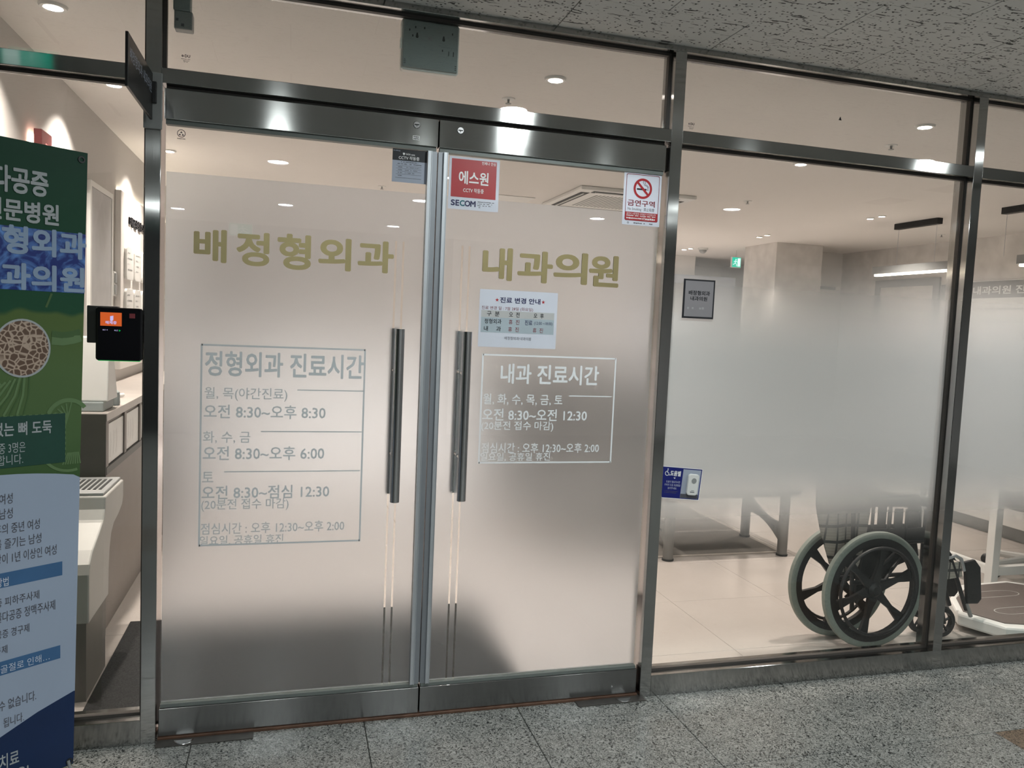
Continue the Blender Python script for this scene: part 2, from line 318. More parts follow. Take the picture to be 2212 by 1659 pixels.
# ------------------------------------------------------------------ helpers
def tag(o, label=None, cat=None, group=None, kind=None):
    if label: o['label'] = label
    if cat: o['category'] = cat
    if group: o['group'] = group
    if kind: o['kind'] = kind
    return o
def origin_of(o):
    p = Vector(o.location); q = o.parent
    while q: p += Vector(q.location); q = q.parent
    return p
class MB:
    """collects shapes given in world metres; build() links them as ONE mesh object"""
    def __init__(s): s.v = []; s.f = []
    def add(s, vs, fs):
        b = len(s.v); s.v += [tuple(p) for p in vs]; s.f += [tuple(b+i for i in f) for f in fs]; return s
    def box(s, x0, x1, y0, y1, z0, z1):
        return s.add([(x0,y0,z0),(x1,y0,z0),(x1,y1,z0),(x0,y1,z0),(x0,y0,z1),(x1,y0,z1),(x1,y1,z1),(x0,y1,z1)],
                     [(0,3,2,1),(4,5,6,7),(0,1,5,4),(1,2,6,5),(2,3,7,6),(3,0,4,7)])
    def quadstrip(s, a, b):
        n = len(a); return s.add(list(a)+list(b), [(i, i+1, n+i+1, n+i) for i in range(n-1)])
    def prism(s, pts, d):
        """planar polygon pts (3D) extruded by vector d"""
        n = len(pts); d = Vector(d); P = [Vector(p) for p in pts]
        return s.add(P + [p+d for p in P], [tuple(range(n))[::-1], tuple(range(n, 2*n))] + [(i, (i+1) % n, n+(i+1) % n, n+i) for i in range(n)])
    def poly(s, pts): return s.add(pts, [tuple(range(len(pts)))])
    def tube(s, path, r, n=10, cap=True):
        path = [Vector(p) for p in path]; rings = []; up = None
        for i, p in enumerate(path):
            t = (path[min(i+1, len(path)-1)] - path[max(i-1, 0)]).normalized()
            if up is None: up = t.orthogonal().normalized()
            up = (up - t*up.dot(t)).normalized(); side = t.cross(up)
            rr = r[i] if isinstance(r, (list, tuple)) else r
            rings.append([p + up*math.cos(2*math.pi*k/n)*rr + side*math.sin(2*math.pi*k/n)*rr for k in range(n)])
        vs = [q for R in rings for q in R]; fs = []
        for i in range(len(rings)-1):
            for k in range(n): fs.append((i*n+k, i*n+(k+1) % n, (i+1)*n+(k+1) % n, (i+1)*n+k))
        if cap: fs.append(tuple(range(n))[::-1]); fs.append(tuple((len(rings)-1)*n+k for k in range(n)))
        return s.add(vs, fs)
    def lathe(s, prof, c, axis='z', n=24, a0=0.0, a1=2*math.pi):
        """profile of (radius, height) turned about an axis through c; closed profiles may be given"""
        full = abs(a1-a0-2*math.pi) < 1e-6; m = n if full else n+1
        vs = []
        for k in range(m):
            a = a0+(a1-a0)*k/n; ca, sa = math.cos(a), math.sin(a)
            for r, h in prof:
                if axis == 'z': vs.append((c[0]+r*ca, c[1]+r*sa, c[2]+h))
                elif axis == 'y': vs.append((c[0]+r*ca, c[1]+h, c[2]+r*sa))
                else: vs.append((c[0]+h, c[1]+r*ca, c[2]+r*sa))
        q = len(prof); fs = []
        for k in range(n):
            k2 = (k+1) % m if full else k+1
            for i in range(q-1): fs.append((k*q+i, k2*q+i, k2*q+i+1, k*q+i+1))
        return s.add(vs, fs)
    def disc(s, c, r, axis='z', n=24, h=0.0, r2=None):
        prof = [(0.0005, 0), (r, 0)] if h == 0 else [(0.0005, 0), (r, 0), (r2 or r, h), (0.0005, h)]
        return s.lathe(prof, c, axis, n)
    def build(s, name, mat, parent=None, origin=None, bevel=0.0, smooth=False, seg=2):
        if origin is None and parent is None:
            xs = [p[0] for p in s.v]; ys = [p[1] for p in s.v]; zs = [p[2] for p in s.v]
            origin = ((min(xs)+max(xs))/2, (min(ys)+max(ys))/2, min(zs))
        org = Vector(origin) if parent is None else origin_of(parent)
        me = bpy.data.meshes.new(name); me.from_pydata([Vector(p)-org for p in s.v], [], s.f)
        bm = bmesh.new(); bm.from_mesh(me)
        bmesh.ops.remove_doubles(bm, verts=bm.verts, dist=1e-5)
        bmesh.ops.recalc_face_normals(bm, faces=bm.faces)
        if bevel: 
            ed = [e for e in bm.edges if len(e.link_faces) == 2 and e.calc_face_angle(0) > 0.6]
            bmesh.ops.bevel(bm, geom=ed, offset=bevel, segments=seg, profile=0.5, affect='EDGES', clamp_overlap=True)
        if smooth:
            for f in bm.faces: f.smooth = True
            for e in bm.edges:
                if len(e.link_faces) == 2 and e.calc_face_angle(0) > 0.7: e.smooth = False
        bm.to_mesh(me); bm.free()
        me.materials.append(mat)
        o = bpy.data.objects.new(name, me); COL.objects.link(o)
        if parent: o.parent = parent
        else: o.location = org
        return o
def empty(name, loc, label=None, cat=None, group=None, kind=None):
    o = bpy.data.objects.new(name, None); COL.objects.link(o); o.location = loc; o.empty_display_size = 0.1
    return tag(o, label, cat, group, kind)
def share(src, loc_delta, parent=None):
    """copy of a piece with shared mesh data"""
    c = src.copy(); COL.objects.link(c)
    if parent: c.parent = parent
    c.location = Vector(src.location)+Vector(loc_delta); return c
def copy_tree(o, delta, label=None):
    c = o.copy(); COL.objects.link(c); c.location = Vector(o.location)+Vector(delta)
    if label: c['label'] = label
    for ch in list(o.children):
        d = ch.copy(); COL.objects.link(d); d.parent = c
        for g in list(ch.children):
            e = g.copy(); COL.objects.link(e); e.parent = d
    return c
class Plane:
    """flat print surface: origin O, right U, up V, outward Nn"""
    def __init__(s, O, U, V): s.O = Vector(O); s.U = Vector(U).normalized(); s.V = Vector(V).normalized(); s.N = s.U.cross(s.V)
    def P(s, u, v, h=0.0): return s.O + s.U*u + s.V*v + s.N*h
def facade(y): return Plane((0, y, 0), (1, 0, 0), (0, 0, 1))     # outward normal points to the corridor (-y)
_tcache = {}
def text_mesh(body, bold, res):
    """outline of a text; weight is added by overlaying copies shifted by bold (font units)"""
    k = (body, res)
    if k not in _tcache:
        c = bpy.data.curves.new('t', 'FONT'); c.body = body; c.size = 1; c.resolution_u = res
        o = bpy.data.objects.new('t', c); COL.objects.link(o)
        me = bpy.data.meshes.new_from_object(o.evaluated_get(bpy.context.evaluated_depsgraph_get()))
        V = [(v.co.x, v.co.y) for v in me.vertices]; F = [tuple(p.vertices) for p in me.polygons]
        bpy.data.objects.remove(o); bpy.data.curves.remove(c); bpy.data.meshes.remove(me)
        _tcache[k] = (V, F)
    V, F = _tcache[k]; V = [(x, y, 0.0) for x, y in V]
    if bold > 0.004:
        n = 8 if bold >= 0.02 else 4; VV = []; FF = []
        for j in range(n):
            t = 2*math.pi*(j+0.5)/n; r = bold*(1.18 if n == 4 else 1.05); q = len(VV)
            VV += [(x+r*math.cos(t), y+r*math.sin(t), j*3e-5) for x, y, _ in V]; FF += [tuple(q+i for i in f) for f in F]
        return VV, FF
    return V, F
def text(body, pl, box, mat, parent, bold=0.0, res=2, h=0.0006, thick=0.0, name='lettering'):
    """flat or solid lettering fitted into box=(u0,v0,u1,v1); u1=None keeps the font's proportion"""
    V, F = text_mesh(body, bold, res)
    x0 = min(v[0] for v in V); x1 = max(v[0] for v in V); y0 = min(v[1] for v in V); y1 = max(v[1] for v in V)
    u0, v0, u1, v1 = box
    sy = (v1-v0)/(y1-y0); sx = sy if u1 is None else (u1-u0)/(x1-x0)
    pts = [pl.P(u0+(x-x0)*sx, v0+(y-y0)*sy, h+dz) for x, y, dz in V]
    org = origin_of(parent)
    me = bpy.data.meshes.new(name); me.from_pydata([p-org for p in pts], [], F)
    if thick:
        bm = bmesh.new(); bm.from_mesh(me)
        r = bmesh.ops.extrude_face_region(bm, geom=list(bm.faces))
        bmesh.ops.translate(bm, vec=pl.N*thick, verts=[g for g in r['geom'] if isinstance(g, bmesh.types.BMVert)])
        bmesh.ops.recalc_face_normals(bm, faces=bm.faces); bm.to_mesh(me); bm.free()
    me.materials.append(mat)
    o = bpy.data.objects.new(name, me); COL.objects.link(o); o.parent = parent
    return o
def rect(mb, pl, u0, v0, u1, v1, h=0.0004):
    return mb.poly([pl.P(u0, v0, h), pl.P(u1, v0, h), pl.P(u1, v1, h), pl.P(u0, v1, h)])
def rrect_pts(u0, v0, u1, v1, r, n=5):
    out = []
    for cx, cy, a in ((u1-r, v0+r, -90), (u1-r, v1-r, 0), (u0+r, v1-r, 90), (u0+r, v0+r, 180)):
        for k in range(n+1):
            t = math.radians(a+90*k/n); out.append((cx+r*math.cos(t), cy+r*math.sin(t)))
    return out
def flat(mb, pl, pts, h=0.0004): return mb.poly([pl.P(u, v, h) for u, v in pts])
def ring(mb, pl, cu, cv, r0, r1, h=0.0005, n=28, a0=0, a1=2*math.pi, sx=1.0):
    A = [pl.P(cu+sx*r0*math.cos(a0+(a1-a0)*k/n), cv+r0*math.sin(a0+(a1-a0)*k/n), h) for k in range(n+1)]
    B = [pl.P(cu+sx*r1*math.cos(a0+(a1-a0)*k/n), cv+r1*math.sin(a0+(a1-a0)*k/n), h) for k in range(n+1)]
    return mb.quadstrip(A, B)
def stroke(mb, pl, pts, wd, h=0.0006):
    """flat line of width wd through pts"""
    L = []; R = []
    for i, p in enumerate(pts):
        a = Vector(pts[max(i-1, 0)]+(0,)); b = Vector(pts[min(i+1, len(pts)-1)]+(0,)); t = (b-a).normalized(); n = Vector((-t.y, t.x))*wd/2
        L.append(pl.P(p[0]+n.x, p[1]+n.y, h)); R.append(pl.P(p[0]-n.x, p[1]-n.y, h))
    return mb.quadstrip(L, R)
def scribble(mb, pl, u0, v, u1, hh, h=0.0007, seed=0, fill=0.7):
    """illegibly small print: a row of tiny dashes"""
    rnd = random.Random(seed); u = u0
    while u < u1:
        L = rnd.uniform(0.5, 1.1)*hh; 
        if rnd.random() < fill: rect(mb, pl, u, v-hh/2*rnd.uniform(0.6, 1), min(u+L, u1), v+hh/2*rnd.uniform(0.6, 1), h)
        u += L + hh*0.25
    return mb
CEIL = 2.4804

# ================================================================== STRUCTURE
# ---- corridor floor: granite slabs on a dark bed
fl = MB().box(-4.2, 8.2, -7.0, 0.12, -0.06, -0.004).build('floor', M['grout'], origin=(2, -3.4, -0.06))
tag(fl, 'corridor floor of grey granite slabs with one brown slab at the right', 'floor', kind='structure')
G = 0.5667; GX0 = 0.189 - 3*G; gap = 0.0016
base = None
for j in range(-1, 5):
    y1 = -0.5 - G*(j) if j >= 0 else 0.11
    y0 = y1 - G if j >= 0 else -0.5
    for i in range(0, 11):
        x0 = GX0+i*G
        key = 'edge' if j < 0 else 'full'
        brown = (j == 0 and abs(x0-(0.189+5*G)) < 0.01) or (j == 3 and i % 5 == 1)
        t = MB().box(x0+gap, x0+G-gap, y0+gap, y1-gap, -0.012, 0.0).build('tile', M['granite_brown'] if brown else M['granite'], fl, bevel=0.0008, seg=1)
        if brown: t['label'] = 'brown granite slab'
rest = MB().box(-4.2, GX0, -3.33, 0.11, -0.012, 0.0).box(GX0+11*G, 8.2, -3.33, 0.11, -0.012, 0.0).box(-4.2, 8.2, -7, -3.34, -0.012, 0)
rest.build('slab_field', M['granite'], fl)
# ---- clinic floor
fi = MB().box(-0.72, 7.1, 0.12, 8.6, -0.06, -0.003).build('floor', M['int_grout'], origin=(3, 4, -0.06))
tag(fi, 'clinic floor of large cream porcelain tiles behind the glass front', 'floor', kind='structure')
T = 0.62; tx0 = 2.45-5*T; ty0 = 0.345; tile0 = None
for j in range(-1, 13):
    y0 = ty0+j*T; ya = max(y0, 0.11)
    for i in range(0, 13):
        x0 = tx0+i*T; xa = max(x0, -0.6); xb = min(x0+T, 7.0)
        if xb-xa < 0.05: continue
        full = (ya == y0 and xa == x0 and xb == x0+T)
        if full and tile0 is not None:
            share(tile0[0], (x0-tile0[1], y0-tile0[2], 0)); o = COL.objects[-1]
        else:
            o = MB().box(xa+0.001, xb-0.001, ya+0.001, y0+T-0.001, -0.01, 0.0).build('tile', M['int_tile'], fi, bevel=0.0008, seg=1)
            if full: tile0 = (o, x0, y0)
# ---- corridor ceiling: fissured boards 600 x 300 in running bond
ce = MB().box(-4.2, 8.2, -7.0, 0.0, CEIL+0.006, CEIL+0.06).build('ceiling', M['ceil_joint'], origin=(2, -3.4, CEIL+0.006))
tag(ce, 'corridor ceiling of grey fissured acoustic boards above the glass front', 'ceiling', kind='structure')
b0 = {}
for j in range(0, 8):
    y1 = -0.26-0.3*(j-1) if j > 0 else -0.001
    y0 = -0.26-0.3*j
    for i in range(-1, 8):
        x0 = (1.953 if j % 2 == 0 else 1.651)+0.6*(i-3)
        k = j == 0
        if k in b0: share(b0[k][0], (x0-b0[k][1], y0-b0[k][2], 0))
        else: b0[k] = (MB().box(x0+0.0022, x0+0.6-0.0022, y0+0.0006, y1-0.0006, CEIL, CEIL+0.012).build('panel', M['acoustic'], ce), x0, y0)
MB().box(-4.2, -0.47, -7.0, -0.001, CEIL, CEIL+0.006).box(4.9, 8.2, -7.0, -0.001, CEIL, CEIL+0.006).box(-0.47, 4.9, -7.0, -2.361, CEIL, CEIL+0.006).build('board_field', M['acoustic'], ce)
# ---- clinic ceiling
ci = MB().box(-0.72, 7.1, 0.0, 8.6, CEIL, CEIL+0.06).build('ceiling', M['ceil_paint'], origin=(3, 4, CEIL))
tag(ci, 'smooth warm white clinic ceiling with small recessed lamps', 'ceiling', kind='structure')
# ---- clinic walls
def wall(name, b, m, label):
    o = MB().box(*b).build(name, m); return tag(o, label, 'wall', kind='structure')
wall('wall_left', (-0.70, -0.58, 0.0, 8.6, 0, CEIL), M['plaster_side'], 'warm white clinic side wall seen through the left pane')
wall('wall_back', (-0.72, 5.75, 7.0, 7.1, 0, CEIL), M['plaster'], 'plain white clinic wall far behind the doors')
wall('wall_back_far', (5.75, 7.1, 8.3, 8.4, 0, CEIL), M['plaster'], 'white end wall of the passage beyond the column')
wall('wall_right', (6.93, 7.05, 0.1, 5.5, 0, CEIL), M['concrete'], 'grey stone-look clinic wall behind the pendant lamps')
wall('wall_recess', (6.23, 7.05, 5.5, 5.6, 0, CEIL), M['plaster'], 'white recessed wall between the grey column and the grey wall')
wall('wall_passage', (6.93, 7.05, 5.6, 8.3, 0, CEIL), M['plaster'], 'white side wall of the passage behind the column')
o = MB().box(5.635, 6.235, 4.96, 5.60, 0, CEIL).build('wall_column', M['concrete'], bevel=0.004)
tag(o, 'square grey stone-look column standing in the clinic', 'wall', kind='structure')
wall('wall_far_right', (4.70, 7.1, 0.0, 0.1, 0, CEIL), M['corr_wall'], 'front wall beyond the right end of the glass front')
wall('wall_far_left', (-4.2, -1.35, 0.0, 0.1, 0, CEIL), M['corr_wall'], 'front wall beyond the left end of the glass front')
wall('wall_corridor_back', (-4.2, 2.4, -7.1, -7.0, 0, CEIL), M['corr_wall'], 'dim corridor wall opposite the glass front')
wall('wall_corridor_back_light', (2.4, 8.2, -7.1, -7.0, 0, CEIL), M['corr_wall2'], 'unseen corridor wall opposite the right panes, paled for the post reflections')
wall('wall_corridor_left', (-4.3, -4.2, -7.1, 0.1, 0, CEIL), M['corr_wall'], 'dim corridor end wall on the left')
wall('wall_corridor_right', (8.2, 8.3, -7.1, 0.1, 0, CEIL), M['corr_wall2'], 'unseen corridor end wall on the right, paled for the post reflections')
# ---- stainless frame
def trim(n, b, m, label):
    o = MB().box(*b).build('trim_%d' % n, m, bevel=0.0012, seg=1); return tag(o, label, 'frame', kind='structure')
PX = [(-1.35, -1.305), (0.0295, 0.0745), (1.8177, 1.863), (3.215, 3.261), (4.655, 4.70)]
for i, (a, b) in enumerate(PX):
    trim(i+1, (a, b, 0.0, 0.10, 0, 2.46), M['steel_v'], ['brushed steel post at the far left end of the glass front', 'brushed steel post left of the double doors carrying the blade sign',
        'brushed steel post right of the double doors', 'brushed steel post between the two right-hand side panels', 'brushed steel post at the far right end of the glass front'][i])
trim(6, (-1.35, 4.70, 0.0, 0.10, 2.46, CEIL), M['steel_h'], 'long brushed steel head rail under the ceiling')
seg = [(-1.305, 0.0295), (0.0745, 1.8177), (1.863, 3.215), (3.261, 4.655)]
nm = ['left of the double doors', 'directly over the double doors', 'right of the double doors', 'at the far right edge of the picture']
for i, (a, b) in enumerate(seg): trim(7+i, (a, b, 0.0, 0.10, 2.13, 2.176), M['steel_h'], 'brushed steel transom bar '+nm[i])
for i, (a, b) in enumerate([seg[0], seg[2], seg[3]]): trim(11+i, (a, b, 0.0, 0.10, 0.0, 0.084), M['steel_h'], 'brushed steel floor sill '+[nm[0], nm[2], nm[3]][i])
# ---- fixed glazing: pane + black gasket (+ film)
def window(n, x0, x1, z0, z1, label, film=False):
    root = empty('window_%d' % n, ((x0+x1)/2, 0.05, z0), label, 'window', kind='structure')
    MB().box(x0, x1, 0.045, 0.053, z0, z1).build('glass_pane', M['glass'], root)
    g = 0.009; y0, y1 = 0.038, 0.0585
    MB().box(x0, x1, y0, y1, z0, z0+g).box(x0, x1, y0, y1, z1-g, z1).box(x0, x0+g, y0, y1, z0+g, z1-g).box(x1-g, x1, y0, y1, z0+g, z1-g).build('gasket', M['gasket'], root)
    if film:
        f = MB().box(x0+g, x1-g, 0.0540, 0.0546, z0+g, z1-g).build('privacy_film', M['gfilm'], root); f['label'] = 'dot film fading from clear to frosted white'
    return root
window(1, -1.305, 0.0295, 0.084, 2.13, 'clear side pane left of the doors behind the banner')
window(2, -1.305, 0.0295, 2.176, 2.46, 'clear fanlight pane at the top left')
window(3, 0.0745, 1.8177, 2.176, 2.46, 'clear fanlight pane over the double doors')
window(4, 1.863, 3.215, 2.176, 2.46, 'clear fanlight pane right of the doors')
window(5, 1.863, 3.215, 0.084, 2.13, 'tall side pane with frosted middle band in front of the wheelchair', True)
window(6, 3.261, 4.655, 2.176, 2.46, 'clear fanlight pane at the far right')
window(7, 3.261, 4.655, 0.084, 2.13, 'tall side pane with frosted middle band at the far right', True)

# ---- double doors
def door(n, x0, x1, slot, label, meet):
    root = empty('door_%d' % n, ((x0+x1)/2, 0.04, 0.011), label, 'door', kind='structure')
    MB().box(x0, x1, 0.02, 0.062, 2.026, 2.120).build('top_rail', M['steel_door'], root, bevel=0.0018)
    MB().box(x0, x1, 0.02, 0.062, 0.011, 0.106).build('bottom_rail', M['steel_kick'], root, bevel=0.0018)
    MB().box(x0+0.004, x1-0.004, 0.0275, 0.0545, 2.012, 2.0258).box(x0+0.004, x1-0.004, 0.0275, 0.0545, 0.1062, 0.1175).build('glazing_bead', M['bead'], root)
    MB().box(x0+0.002, x1-0.002, 0.035, 0.045, 0.1062, 2.0258).build('glass_pane', M['glass'], root)
    e0, e1 = (x1-0.033, x1-0.0185) if meet > 0 else (x0+0.0185, x0+0.033)
    d0, d1 = (x1-0.0185, x1) if meet > 0 else (x0, x0+0.0185)
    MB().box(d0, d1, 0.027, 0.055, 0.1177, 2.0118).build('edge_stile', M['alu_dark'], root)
    k = 0.0016
    tr_ = MB().box(e0, e1, 0.021, 0.034, 0.1177, 2.0118).box(e0, e1, 0.0461, 0.059, 0.1177, 2.0118)
    tr_.box(e0, e0+k, 0.0185, 0.021, 0.1177, 2.0118).box(e1-k, e1, 0.0185, 0.021, 0.1177, 2.0118)
    tr_.build('edge_trim', M['alu'], root)
    # film with two clear slits above and below the handle
    fx0, fx1 = (x0+0.004, e0-0.001) if meet > 0 else (e1+0.001, x1-0.004)
    s = slot; f = MB()
    for a, b in ((fx0, s-0.0165), (s-0.0095, s+0.0095), (s+0.0165, fx1)): f.box(a, b, 0.0458, 0.0466, 0.1180, 1.700)
    f.box(fx0, fx1, 0.0458, 0.0466, 1.700, 1.868)
    fo = f.build('privacy_film', M['film'], root); fo['label'] = 'milky frosted film with two clear slits'
    # pull handle: bar outside and inside joined by two stand-offs
    hx = s
    h = MB().tube([(hx, -0.034, 0.802), (hx, -0.034, 1.398)], 0.016, 16).build('pull_handle', M['steel_tube'], root, smooth=True)
    MB().tube([(hx, 0.114, 0.802), (hx, 0.114, 1.398)], 0.016, 16).build('inner_bar', M['steel_tube'], h, smooth=True)
    for z in (0.95, 1.25): MB().tube([(hx, -0.0335, z), (hx, 0.034, z)], 0.008, 10).tube([(hx, 0.0475, z), (hx, 0.1135, z)], 0.008, 10).build('standoff', M['steel_tube'], h, smooth=True)
    return root
d1 = door(1, 0.0805, 0.9495, 0.833, 'left leaf of the frosted glass double doors with steel rails', 1)
d2 = door(2, 0.9535, 1.8100, 1.0675, 'right leaf of the frosted glass double doors with steel rails', -1)
for d, x, z in ((d1, 0.874, 2.093), (d2, 1.026, 2.090)):
    L = MB().lathe([(0.0005, -0.0035), (0.0105, -0.0035), (0.0125, -0.001), (0.0125, 0.0)], (x, 0.0199, z), 'y', 24).build('lock_cylinder', M['steel_tube'], d, smooth=True)
    MB().box(x-0.008, x+0.008, 0.0155, 0.0163, z-0.0015, z+0.0018).box(x-0.001, x+0.001, 0.0155, 0.0163, z-0.006, z-0.0015).build('key_slot', M['dark_pl'], L)
# the torn black brush strip over the leaves
br = MB()
for i in range(60):
    x = 0.085+1.72*i/60; br.box(x, x+0.0295, 0.030, 0.05, 2.1215+random.uniform(0, 0.001), 2.1295)
tag(br.build('brush_seal', M['gasket']), 'black brush seal in the gap between transom and doors', 'seal')
tag(MB().box(0.079, 1.813, 0.012, 0.09, 0.0002, 0.0100).build('threshold_strip', M['threshold'], bevel=0.001, seg=1), 'worn brown threshold strip under the double doors', 'strip')
for x0, x1, lb, nme in ((0.078, 0.384, 'left', 'dark steel floor hinge plate under the left door'), (1.552, 1.832, 'right', 'dark steel floor hinge plate under the right door')):
    p = empty('floor_hinge_plate', ((x0+x1)/2, 0, 0), nme, 'plate', 'floor hinge plates')
    MB().box(x0, x1, -0.033, 0.0115, 0.0003, 0.004).build('plate', M['steel_plate'], p, bevel=0.0008, seg=1)
    c = x0+0.085 if lb == 'left' else x1-0.085
    MB().lathe([(0.0005, 0.0041), (0.026, 0.0041), (0.030, 0.0055), (0.031, 0.0041)], (c, -0.0005, 0), 'z', 24, math.pi, 2*math.pi).build('cover_ring', M['steel_tube'], p)

# ================================================================== SIGNS AND LETTERING ON THE FRONT
FY = 0.0346
pg = facade(FY)
# gold letters, each a solid piece
def gold(body_boxes, label):
    root = empty('door_lettering', (body_boxes[0][1][0], FY, 1.585), label, 'lettering')
    for ch, bx in body_boxes: text(ch, pg, bx, M['gold'], root, bold=0.030, res=5, h=0.0003, thick=0.004, name='letter')
    return root
gold([('배', (0.170, 1.588, 0.270, 1.694)), ('정', (0.300, 1.584, 0.403, 1.694)), ('형', (0.428, 1.580, 0.536, 1.697)), ('외', (0.560, 1.585, 0.668, 1.694)), ('과', (0.690, 1.586, 0.812, 1.694))],
     'five large gold letters on the left door')
gold([('내', (1.126, 1.585, 1.236, 1.701)), ('과', (1.256, 1.584, 1.389, 1.698)), ('의', (1.393, 1.587, 1.524, 1.702)), ('원', (1.531, 1.584, 1.649, 1.700))],
     'four large gold letters on the right door')
# consulting hours, left door
def frame_lines(mb, u0, v0, u1, v1, wd):
    stroke(mb, pg, [(u0, v0), (u1, v0)], wd); stroke(mb, pg, [(u0, v1), (u1, v1)], wd); stroke(mb, pg, [(u0, v0-wd/2), (u0, v1+wd/2)], wd); stroke(mb, pg, [(u1, v0-wd/2), (u1, v1+wd/2)], wd)
hr = empty('opening_hours_vinyl', (0.46, FY, 0.652), 'grey vinyl opening hours in a thin frame on the left door', 'sign')
mb = MB(); frame_lines(mb, 0.198, 0.652, 0.724, 1.320, 0.006)
for a, b, v in ((0.502, 0.722, 1.1775), (0.387, 0.720, 1.0355), (0.273, 0.718, 0.8995)): stroke(mb, pg, [(a, v), (b, v)], 0.004)
mb.build('frame_line', M['vinyl_grey'], hr)
for s_, bx, bd in (('정형외과 진료시간', (0.209, 1.218, 0.721, 1.302), 0.022), ('월, 목(야간진료)', (0.209, 1.137, 0.470, 1.182), 0.008), ('오전 8:30~오후 8:30', (0.207, 1.078, 0.597, 1.125), 0.014),
                   ('화, 수, 금', (0.206, 0.995, 0.354, 1.036), 0.008), ('오전 8:30~오후 6:00', (0.206, 0.938, 0.596, 0.986), 0.014), ('토', (0.205, 0.865, 0.240, 0.900), 0.008),
                   ('오전 8:30~점심 12:30', (0.204, 0.807, 0.616, 0.853), 0.014), ('(20분전 접수 마감)', (0.203, 0.766, 0.482, 0.808), 0.008),
                   ('점심시간 : 오후 12:30~오후 2:00', (0.203, 0.688, 0.670, 0.727), 0.008), ('일요일, 공휴일 휴진', (0.200, 0.645+0.004, 0.467, 0.684), 0.008)):
    text(s_, pg, bx, M['vinyl_grey'], hr, bold=bd)
hr2 = empty('opening_hours_vinyl', (1.40, FY, 0.925), 'white vinyl opening hours in a thin frame on the right door', 'sign')
mb = MB(); frame_lines(mb, 1.142, 0.925, 1.657, 1.318, 0.006); stroke(mb, pg, [(1.477, 1.1745), (1.648, 1.1745)], 0.004); mb.build('frame_line', M['vinyl_white'], hr2)
for s_, bx, bd in (('내과 진료시간', (1.210, 1.215, 1.592, 1.288), 0.020), ('월, 화, 수, 목, 금, 토', (1.149, 1.137, 1.452, 1.178), 0.010), ('오전 8:30~오전 12:30', (1.148, 1.080, 1.552, 1.124), 0.016),
                   ('(20분전 접수 마감)', (1.146, 1.040, 1.421, 1.078), 0.010), ('점심시간 : 오후 12:30~오후 2:00', (1.150, 0.960, 1.607, 0.998), 0.010), ('일요일, 공휴일 휴진', (1.147, 0.922+0.008, 1.414, 0.962), 0.010)):
    text(s_, pg, bx, M['vinyl_white'], hr2, bold=bd)
def sheet(name, pl, u0, v0, u1, v1, mat, label, cat, t=0.0006):
    c = pl.P((u0+u1)/2, v0)
    mbx = MB(); mbx.prism([pl.P(u0, v0), pl.P(u1, v0), pl.P(u1, v1), pl.P(u0, v1)], pl.N*t)
    o = mbx.build(name, mat, origin=tuple(c)); return tag(o, label, cat)
ps = facade(FY)
# dark blue CCTV sticker
s1 = sheet('cctv_sticker', ps, 0.797, 1.899, 0.9155, 2.0105, M['paper_grey'], 'dark blue and pale grey CCTV notice at the top of the left door', 'sticker')
rect(MB(), ps, 0.797, 1.972, 0.9155, 2.0105, 0.001).build('header_band', M['ink_black'], s1)
text('kt telecop', ps, (0.8005, 2.001, 0.823, 2.0065), M['paper_grey'], s1, 0.01, h=0.0014)
mb = MB(); flat(mb, ps, [(0.832, 1.9985), (0.832, 1.994), (0.8355, 1.9895), (0.839, 1.994), (0.839, 1.9985)], 0.0014); mb.build('shield_emblem', M['ink_white'], s1)
text('GiGA eyes', ps, (0.842, 1.990, 0.873, 1.9975), M['ink_white'], s1, 0.015, h=0.0014)
text('CCTV 작동중', ps, (0.818, 1.9755, 0.889, 1.988), M['ink_white'], s1, 0.012, h=0.0014)
mb = MB()
scribble(mb, ps, 0.824, 1.9675, 0.885, 0.0030, 0.001, 1); scribble(mb, ps, 0.811, 1.961, 0.897, 0.0030, 0.001, 2)
for k, v in enumerate((1.950, 1.9405, 1.931, 1.9215)):
    scribble(mb, ps, 0.817, v, 0.831, 0.0028, 0.001, 3+k, 0.9)
    if k < 3: scribble(mb, ps, 0.841, v, 0.893-0.01*k, 0.0026, 0.001, 8+k)
    stroke(mb, ps, [(0.810, v+0.0048), (0.897, v+0.0048)], 0.0008, 0.001)
stroke(mb, ps, [(0.808, 1.914), (0.897, 1.914)], 0.0011, 0.001); mb.build('small_print', M['ink_grey'], s1)
# red security sticker
s2 = sheet('security_sticker', ps, 0.994, 1.824, 1.175, 2.005, M['paper'], 'red and white security company sticker at the top of the right door', 'sticker')
rect(MB(), ps, 1.0025, 1.8665, 1.164, 1.9975, 0.001).build('red_field', M['ink_red'], s2)
text('언제나 안심', ps, (1.110, 1.984, 1.160, 1.995), M['ink_white'], s2, 0.01, h=0.0014)
text('에스원', ps, (1.029, 1.912, 1.136, 1.958), M['ink_white'], s2, 0.022, 4, h=0.0014)
text('CCTV 작동중', ps, (1.046, 1.884, 1.120, 1.900), M['ink_white'], s2, 0.012, h=0.0014)
for ch, a, b, mt in (('S', 1.004, 1.0185, 'ink_navy'), ('E', 1.0205, 1.034, 'ink_navy'), ('C', 1.0355, 1.0535, 'ink_teal'), ('O', 1.053, 1.0735, 'ink_navy'), ('M', 1.0735, 1.093, 'ink_navy')):
    text(ch, ps, (a, 1.836, b, 1.8565), M[mt], s2, 0.035, 4, h=0.001)
mb = MB()
for k in range(4): scribble(mb, ps, 1.100, 1.855-0.0065*k, (1.160, 1.152, 1.150, 1.110)[k], 0.0032, 0.001, 20+k)
mb.build('small_print', M['ink_grey'], s2)
